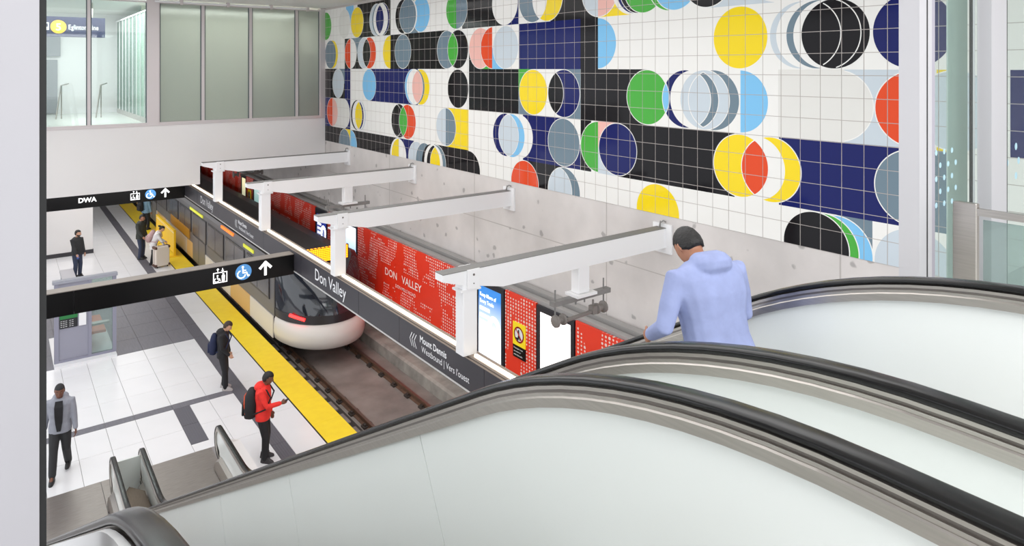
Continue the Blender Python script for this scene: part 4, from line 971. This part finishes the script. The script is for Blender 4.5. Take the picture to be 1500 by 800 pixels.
def person(label, loc, face, H=1.75, lean=0., pitch=0., yaw=0., hands=None, feet=None, top=None, legs=None, shoes=None, skin=None, hair=None, hair_style='short', hood=False, cap=None,
           vox=.011, long_top=0., curl=.7, shirt=None, beard=False, dz=(0, 0), wide=1.):
    s = H / 1.75; t = thing('person', loc, label, 'person', None, math.atan2(-face[0], face[1]), world=False)
    RL = Matrix.Rotation(-lean, 3, 'X'); hip = Vector((0, 0, .93 * s))
    def tor(x, y, z): return hip + RL @ (Vector((x, y, z)) * s - hip)
    body = MB(); I = Matrix.Identity(3)
    # torso and neck
    def torso(q, g, z0=.84, z1=1.5):
        pr = [(.84, .165, .115), (.93, .17, .118), (1.04, .15, .108), (1.15, .152, .112), (1.28, .178, .12), (1.38, .185, .112), (1.44, .16, .09), (1.5, .07, .065)]
        rings(q, [(tor(0, -.012 if z > 1.2 else 0, z), (w * wide + g) * s, (d + g) * s, RL) for z, w, d in pr if z0 <= z <= z1])
    torso(body, 0)
    neck = tor(0, -.005, 1.47); RH = Matrix.Rotation(yaw, 3, 'Z') @ Matrix.Rotation(-pitch, 3, 'X') if True else I
    RH = RL @ RH
    def hd(x, y, z): return tor(0, .01, 1.5) + RH @ (Vector((x, y, z - 1.5)) * s)
    capsule(body, [neck, hd(0, .012, 1.56)], [.058 * s, .054 * s])
    rings(body, [(hd(0, y, z), w * s, d * s, RH) for y, z, w, d in ((.035, 1.517, .02, .02), (.038, 1.53, .042, .05), (.03, 1.56, .06, .075), (.022, 1.6, .072, .092), (.015, 1.645, .077, .098), (.008, 1.69, .074, .094), (.004, 1.725, .056, .07), (.003, 1.745, .025, .03))])
    capsule(body, [hd(0, .112, 1.64), hd(0, .128, 1.607)], [.011 * s, .015 * s], 8)
    for e in (-1, 1): capsule(body, [hd(e * .078, .0, 1.645), hd(e * .078, .004, 1.605)], [.014 * s, .01 * s], 8)
    # legs
    feet = feet or ((-.1, 0.02, 0), (.1, 0.02, 0)); ft = []
    legq = MB()
    rings(legq, [(tor(0, 0, z), (w * wide + .014) * s, (d + .014) * s, RL) for z, w, d in ((.82, .15, .11), (.88, .168, .118), (.95, .168, .117), (1.03, .152, .11))])
    for k, sg in enumerate((-1, 1)):
        f = feet[k]; hp = hip + Vector((sg * .085 * s, 0, -.03 * s)); an = Vector((f[0], f[1], f[2] + .085 * s))
        toe = f[3] if len(f) > 3 else 0.
        kn, an = two_bone(hp, an, .416 * s, .405 * s, (sg * .05, 1, 0))
        capsule(body, [hp, hp.lerp(kn, .5), kn, kn.lerp(an, .35), an], [.088 * s, .072 * s, .052 * s, .055 * s, .036 * s])
        capsule(legq, [hp, hp.lerp(kn, .5), kn, kn.lerp(an, .4), an + Vector((0, 0, .0))], [.104 * s, .092 * s, .075 * s, .072 * s, .064 * s])
        dr = Vector((math.sin(toe), math.cos(toe), 0))
        capsule(body, [an - dr * .03 * s, an + dr * .1 * s + Vector((0, 0, -.045 * s))], [.034 * s, .03 * s])
        sq = MB(); b0 = Vector((an.x, an.y, f[2])); side = Vector((dr.y, -dr.x, 0))
        def srg(z, g, l0=-.085, l1=.185): return [b0 + Vector((0, 0, z * s)) + dr * (v * s) + side * (u * g * s) for u, v in ((-.026, l0), (.026, l0), (.043, -.03), (.043, .09), (.034, l1 - .03), (.012, l1), (-.012, l1), (-.034, l1 - .03), (-.043, .09), (-.043, -.03))]
        sq.loft([srg(0, 1), srg(.028, 1.02), srg(.05, .95, -.08, .17), srg(.085, .8, -.075, .1), srg(.11, .75, -.07, .05)]); ft.append(sq)
    # arms
    hands = hands or ((-.24, .08, .80), (.24, .08, .80)); slq = MB()
    for k, sg in enumerate((-1, 1)):
        sh = tor(sg * .185 * wide, -.015, 1.405); h = Vector(hands[k][:3]) * s
        pole = hands[k][3] if len(hands[k]) > 3 else (sg * .6, -1, -.3)
        el, wr = two_bone(sh, h, .285 * s, .255 * s, pole)
        capsule(body, [tor(sg * .12, -.012, 1.41), sh, el, el.lerp(wr, .3), wr], [.05 * s, .05 * s, .038 * s, .036 * s, .025 * s])
        capsule(slq, [tor(sg * .1, -.012, 1.405), sh, sh.lerp(el, .55), el, wr.lerp(el, .06)], [.066 * s, .074 * s, .064 * s, .056 * s, .043 * s])
        fd = (wr - el).normalized(); pn = Vector((-sg, 0, 0)) if abs(fd.x) < .8 else Vector((0, -1, 0))       # palm faces inward
        pn = (pn - fd * pn.dot(fd)).normalized(); ac = fd.cross(pn) * sg
        if ac.y < 0 and abs(fd.z) > .5: ac = -ac
        palm = wr + fd * .05 * s
        rings(body, [(wr + fd * z * s, w * s, d * s, Matrix((ac, pn, fd)).transposed()) for z, w, d in ((.0, .024, .019), (.03, .036, .017), (.07, .042, .016), (.092, .04, .014))], 10)
        for i, (o, L) in enumerate(((.031, .068), (.011, .077), (-.010, .072), (-.029, .056))):
            b0 = wr + fd * .088 * s + ac * o * s; c1 = curl * .55; c2 = curl * 1.25
            p1 = b0 + (fd * math.cos(c1) + pn * math.sin(c1)) * L * .5 * s; p2 = p1 + (fd * math.cos(c2) + pn * math.sin(c2)) * L * .5 * s
            capsule(body, [b0, p1, p2], [.0098 * s, .0092 * s, .008 * s], 6)
        b0 = wr + fd * .03 * s + ac * .034 * s; p1 = b0 + (fd * .7 + ac * .6 + pn * .25) * .035 * s; capsule(body, [b0, p1, p1 + (fd * .9 + pn * .4) * .03 * s], [.0125 * s, .011 * s, .009 * s], 6)
        t['hand%d' % k] = tuple(wr + fd * .09 * s + pn * .02 * s)
    bo = fuse('body', body, skin, t, vox * .8, 2)
    torso(slq, .026, .84 if not long_top else .84)
    if long_top:
        rings(slq, [(hip + Vector((0, 0, z * s)), w * s, d * s, I) for z, w, d in ((.02, .192, .14), (-.12, .195, .145), (-long_top, .205, .155))])
    if hood: rings(slq, [(tor(0, y, z), w * s, d * s, RL) for y, z, w, d in ((-.05, 1.40, .11, .09), (-.065, 1.44, .135, .115), (-.07, 1.485, .135, .115), (-.06, 1.525, .11, .09), (-.05, 1.545, .07, .06))])
    else: rings(slq, [(tor(0, -.005, z), w * s, w * s, RL) for z, w in ((1.44, .1), (1.48, .076), (1.505, .068))])
    fuse('jacket', slq, top, t, vox, 3); fuse('trousers', legq, legs, t, vox, 3)
    for sq in ft: sq.build('shoe', shoes, t, 1.0)
    # hair, face
    q = MB(); rg = []
    lowback = 1.575 if hair_style != 'bun' else 1.565
    for i in range(11):
        row = []
        for j in range(22):
            a = 2 * math.pi * j / 22; fr = math.sin(a)                       # a=90 degrees is the face side
            ph = math.pi * (i + .3) / 11 * (.62 + .19 * max(0., min(1., -fr * 1.6 + .1)))
            wv = 1 + .02 * math.sin(7 * a + 3 * i); x, y, z = .087 * math.sin(ph) ** .8 * math.cos(a) * wv, .108 * math.sin(ph) ** .8 * math.sin(a) * wv, 1.648 + .12 * math.cos(ph)
            if fr > .1 and z < 1.70: k = .8; x *= k; y *= k
            row.append(hd(x, y + .005, z))
        rg.append(row)
    q.loft(rg)
    if hair_style == 'bun': capsule(q, [hd(0, -.1, 1.69), hd(0, -.15, 1.68)], [.045 * s, .04 * s])
    ho = q.build('hair', hair if not cap else cap, t, True)
    q = MB()
    for e in (-1, 1): q.ball(hd(e * .03, .1, 1.642), .0095 * s, None, None, 8, 6)
    q.build('eyes', bpy.data.materials.get('eye_white') or mat('eye_white', (196, 186, 178), .3), t)
    q = MB()
    for e in (-1, 1): q.ball(hd(e * .03, .1055, 1.642), .006 * s, None, None, 8, 6); q.tube([hd(e * .045, .098, 1.662), hd(e * .018, .108, 1.664)], .004 * s, 5)
    if beard: q.loft([[hd(w * math.cos(a), .025 + d * math.sin(a), z) for a in [math.pi * (-.05 + 1.1 * i / 12) for i in range(13)]] + [hd(0, .02, z)] for z, w, d in ((1.512, .02, .03), (1.53, .055, .066), (1.56, .07, .088), (1.585, .072, .092))])
    q.build('brows', hair, t)
    q = MB(); q.tube([hd(-.022, .103, 1.578), hd(0, .108, 1.577), hd(.022, .103, 1.578)], .005 * s, 6); q.build('mouth', bpy.data.materials.get('lips') or mat('lips', (140, 84, 76), .5), t)
    if shirt:
        q = MB(); zz = [(1.46, .06), (1.36, .07), (1.2, .065), (1.05, .055), (.9, .03)]
        dd = {1.46: .09, 1.36: .142, 1.2: .15, 1.05: .142, .9: .15}
        q.loft([[tor(-w, dd[z] - .02, z), tor(-w, dd[z] + .012, z), tor(w, dd[z] + .012, z), tor(w, dd[z] - .02, z)] for z, w in zz]); q.build('shirt_front', shirt, t)
    t['spine'] = (lean, s)
    return t, tor

def to_world(t, v): return Matrix.Translation(t.location) @ Matrix.Rotation(t.rotation_euler.z, 4, 'Z') @ Vector(v)
def backpack(t, tor, label, m, accent=None, w=.15, h=.24, d=.085, sag=0., side=0., strap=None, name='backpack'):
    o = thing(name, tuple(t.location), label, 'backpack', None, t.rotation_euler.z, world=False)
    lean, s = t['spine']; RL = Matrix.Rotation(-lean, 3, 'X'); q = MB(); c = tor(side, -.23, 1.2 - sag)
    rings(q, [(c + RL @ Vector((0, -yy, z)), ww, dd, RL) for z, ww, dd, yy in ((-h, w * .75, d * .6, 0), (-h * .92, w * .95, d * .95, .01), (-h * .3, w, d * 1.15, .015), (h * .4, w * .95, d, .005), (h * .8, w * .8, d * .8, 0), (h, w * .45, d * .5, 0))], 18)
    q.build('bag', m, o, True)
    q = MB(); rings(q, [(c + RL @ Vector((0, -d - .02, z)), ww, .03, RL) for z, ww in ((-h * .8, w * .6), (-h * .7, w * .75), (-.02, w * .75), (.02, w * .55))], 12); q.build('front_pocket', m, o, True)
    q = MB()
    for sg in (-1, 1): q.tube([tor(sg * .1 + side * .5, -.14, 1.36), tor(sg * .12, -.05, 1.475), tor(sg * .13, .08, 1.44), tor(sg * .145, .165, 1.3), tor(sg * .2, .1, 1.1), tor(sg * .14 + side, -.15, 1.0 - sag * .5)], .016, 6)
    q.build('strap', strap or m, o)
    if accent:
        q = MB(); q.tube([c + RL @ Vector((w * .8, -d * .7, -h * .6)), c + RL @ Vector((w * .78, -d * .9, h * .1)), c + RL @ Vector((w * .45, -d * 1.0, h * .62)), c + RL @ Vector((-w * .5, -d * .95, h * .6))], .011, 6)
        q.tube([c + RL @ Vector((-w * .8, -d * .7, -h * .6)), c + RL @ Vector((-w * .8, -d * .9, h * .1)), c + RL @ Vector((-w * .5, -d * .95, h * .6))], .011, 6); q.build('trim', accent, o)
    return o
black_c = cloth('cloth_black', (30, 29, 32)); navy_c = cloth('cloth_navy', (30, 38, 70)); grey_c = cloth('cloth_grey', (150, 152, 162)); red_c = cloth('cloth_red', (232, 48, 40)); olive_c = cloth('cloth_olive', (56, 58, 52))
denim = cloth('cloth_denim', (52, 60, 82)); blue_c = cloth('cloth_dusty_blue', (122, 154, 176)); pale_blue = cloth('cloth_pale_blue', (146, 156, 196)); white_c = cloth('cloth_white', (232, 228, 228)); dark_c = cloth('cloth_charcoal', (46, 46, 48)); pink_c = cloth('cloth_dusty_pink', (190, 156, 154))
shoe_k = mat('shoe_black', (26, 25, 27), .5); shoe_g = mat('shoe_grey', (176, 170, 168), .6); shoe_w = mat('shoe_black_white', (52, 50, 52), .5)

# red jacket, phone, black backpack
t, tor = person('person in a red hooded jacket and black trousers looking down at a phone', (4.3, 14.2, 0), (.86, -.5), 1.80, .03, .38, .1, ((-.2, .1, .88), (.13, .36, 1.17, (.6, -.4, -1))), ((-.11, 0, 0, -.1), (.1, .06, 0, .3)), red_c, black_c, shoe_w, skin_d, hair_k, hood=True, vox=.010, curl=.8)
backpack(t, tor, 'black backpack with orange trim on the back of the red jacket', cloth('bag_black', (34, 34, 37)), mat('orange_piping', (216, 84, 40), .5), w=.19, h=.28, d=.12, sag=.05, strap=black_c)
h = to_world(t, t['hand1']); p = thing('phone', tuple(h), 'black phone held in front of the red jacket', 'phone', None, t.rotation_euler.z, world=False)
q = MB(); q.box(-.036, .036, -.075, .085, .012, .022); q.build('phone_case', black_gloss, p); q = MB(); q.box(-.032, .032, -.068, .078, .022, .024); q.build('phone_screen', mat('phone_screen', (70, 80, 100), .15), p); p.rotation_euler.x = .35
# navy backpack
t, tor = person('person in a black hoodie with grey shoes standing on the dark strip, head bowed', (4.45, 17.95, 0), (.9, -.42), 1.70, .04, .55, 0, ((-.2, .12, .86), (.19, .18, .93)), ((-.1, 0, 0, 0), (.1, .08, 0, .2)), black_c, black_c, shoe_g, skin_l, hair_b, hood=True)
backpack(t, tor, 'navy blue backpack hanging low on the black hoodie', navy_c, None, .14, .25, .09, .04, -.03)
# walker in grey hoodie
t, tor = person('person in an open grey hoodie and dark trousers walking towards the escalator', (0.95, 16.1, 0), (-.22, -.97), 1.80, .06, .1, .1, ((-.27, .1, .84), (.27, -.08, .83)), ((-.1, -.22, .05, 0), (.09, .26, 0, 0)), grey_c, dark_c, shoe_k, skin_d, hair_k, hood=True, shirt=black_c, cap=dark_c)
# man beside the bench
t, tor = person('person in a black jumper and jeans standing behind the grey bench', (2.36, 30.95, 0), (.55, -.83), 1.79, 0, .12, .5, ((-.2, .14, .87), (.16, .2, .86)), None, dark_c, denim, shoe_k, skin_l, hair_k, beard=True)
h = to_world(t, t['hand1']); p = thing('phone', tuple(h), 'blue phone in the hand of the man by the bench', 'phone', None, t.rotation_euler.z, world=False)
q = MB(); q.box(-.012, .012, -.04, .04, -.1, .07); q.build('phone_case', mat('phone_blue', (60, 90, 170), .4), p)
# dark coat
t, tor = person('person in a dark olive coat waiting on the grey strip, seen from behind the suitcase', (4.72, 32.25, 0), (.75, -.66), 1.86, .02, .2, 0, ((-.2, .12, .9), (.18, .2, .92)), None, olive_c, denim, shoe_k, skin_m, hair_k, long_top=.12)
# dusty blue jacket at the door
t, tor = person('person in a dusty blue jacket and black trousers at the yellow edge by the train', (5.78, 37.9, 0), (.8, .6), 1.8, 0, .05, 0, None, None, blue_c, black_c, shoe_k, skin_m, hair_k, long_top=.08)
backpack(t, tor, 'black backpack beside the dusty blue jacket', black_c, None, .16, .26, .09, .0, -.1)
# woman with suitcase
t, tor = person('person in white leaning over a cream suitcase, dark hair in a bun', (4.98, 30.85, 0), (.93, -.36), 1.66, .42, .15, 0, ((-.1, .42, .98), (.14, .46, .86)), ((-.09, -.1, 0, 0), (.09, .12, 0, 0)), white_c, black_c, shoe_k, skin_l, hair_k, hair_style='bun', long_top=.2)
backpack(t, tor, 'dusty pink backpack on the person in white', pink_c, None, .16, .25, .1, .0)
su = thing('suitcase', (5.2, 30.5, 0), 'cream hard shell suitcase with brown corners standing on the platform', 'suitcase', None, R(12), world=False)
cream = mat('suitcase_cream', (226, 214, 202), .4); brown = mat('suitcase_brown', (90, 58, 44), .5)
q = MB(); q.cbox(-.27, .27, -.16, .16, .07, .84, .03); q.build('shell', cream, su)
q = MB()
for x in (-.25, .25):
    for z in (.1, .8): q.cbox(x - .04, x + .04, -.168, .168, z - .045, z + .045, .01)
q.box(-.275, .275, -.015, .015, .07, .842); q.build('corner_guard', brown, su)
for x in (-.2, .2):
    for y in (-.11, .11):
        q = MB(); q.tube([(x - .012, y, .035), (x + .012, y, .035)], .035, 10); q.box(x - .02, x + .02, y - .02, y + .02, .05, .08); q.build('wheel', black_matte, su)
q = MB(); q.tube([(-.1, 0, .84), (-.1, 0, .96), (.1, 0, .96), (.1, 0, .84)], .012, 6); q.build('handle', steel_dark, su)
# rider on the escalator
def stepz(k): return 7.07 - K30 * (2.0 + .4 * k)
t, tor = person('person in a loose pale blue jacket riding the farther escalator, head bowed', (3.04, 2.22, stepz(1)), (.2, .98), 1.51, .3, .8, -.1, ((-.3, .3, 1.0), (.24, .3, .95)), ((-.1, .14, 0, 0), (.1, -.28, stepz(0) - stepz(1), 0)), pale_blue, dark_c, shoe_k, skin_m, hair_k, hood=True, vox=.009, wide=1.3, long_top=.1)
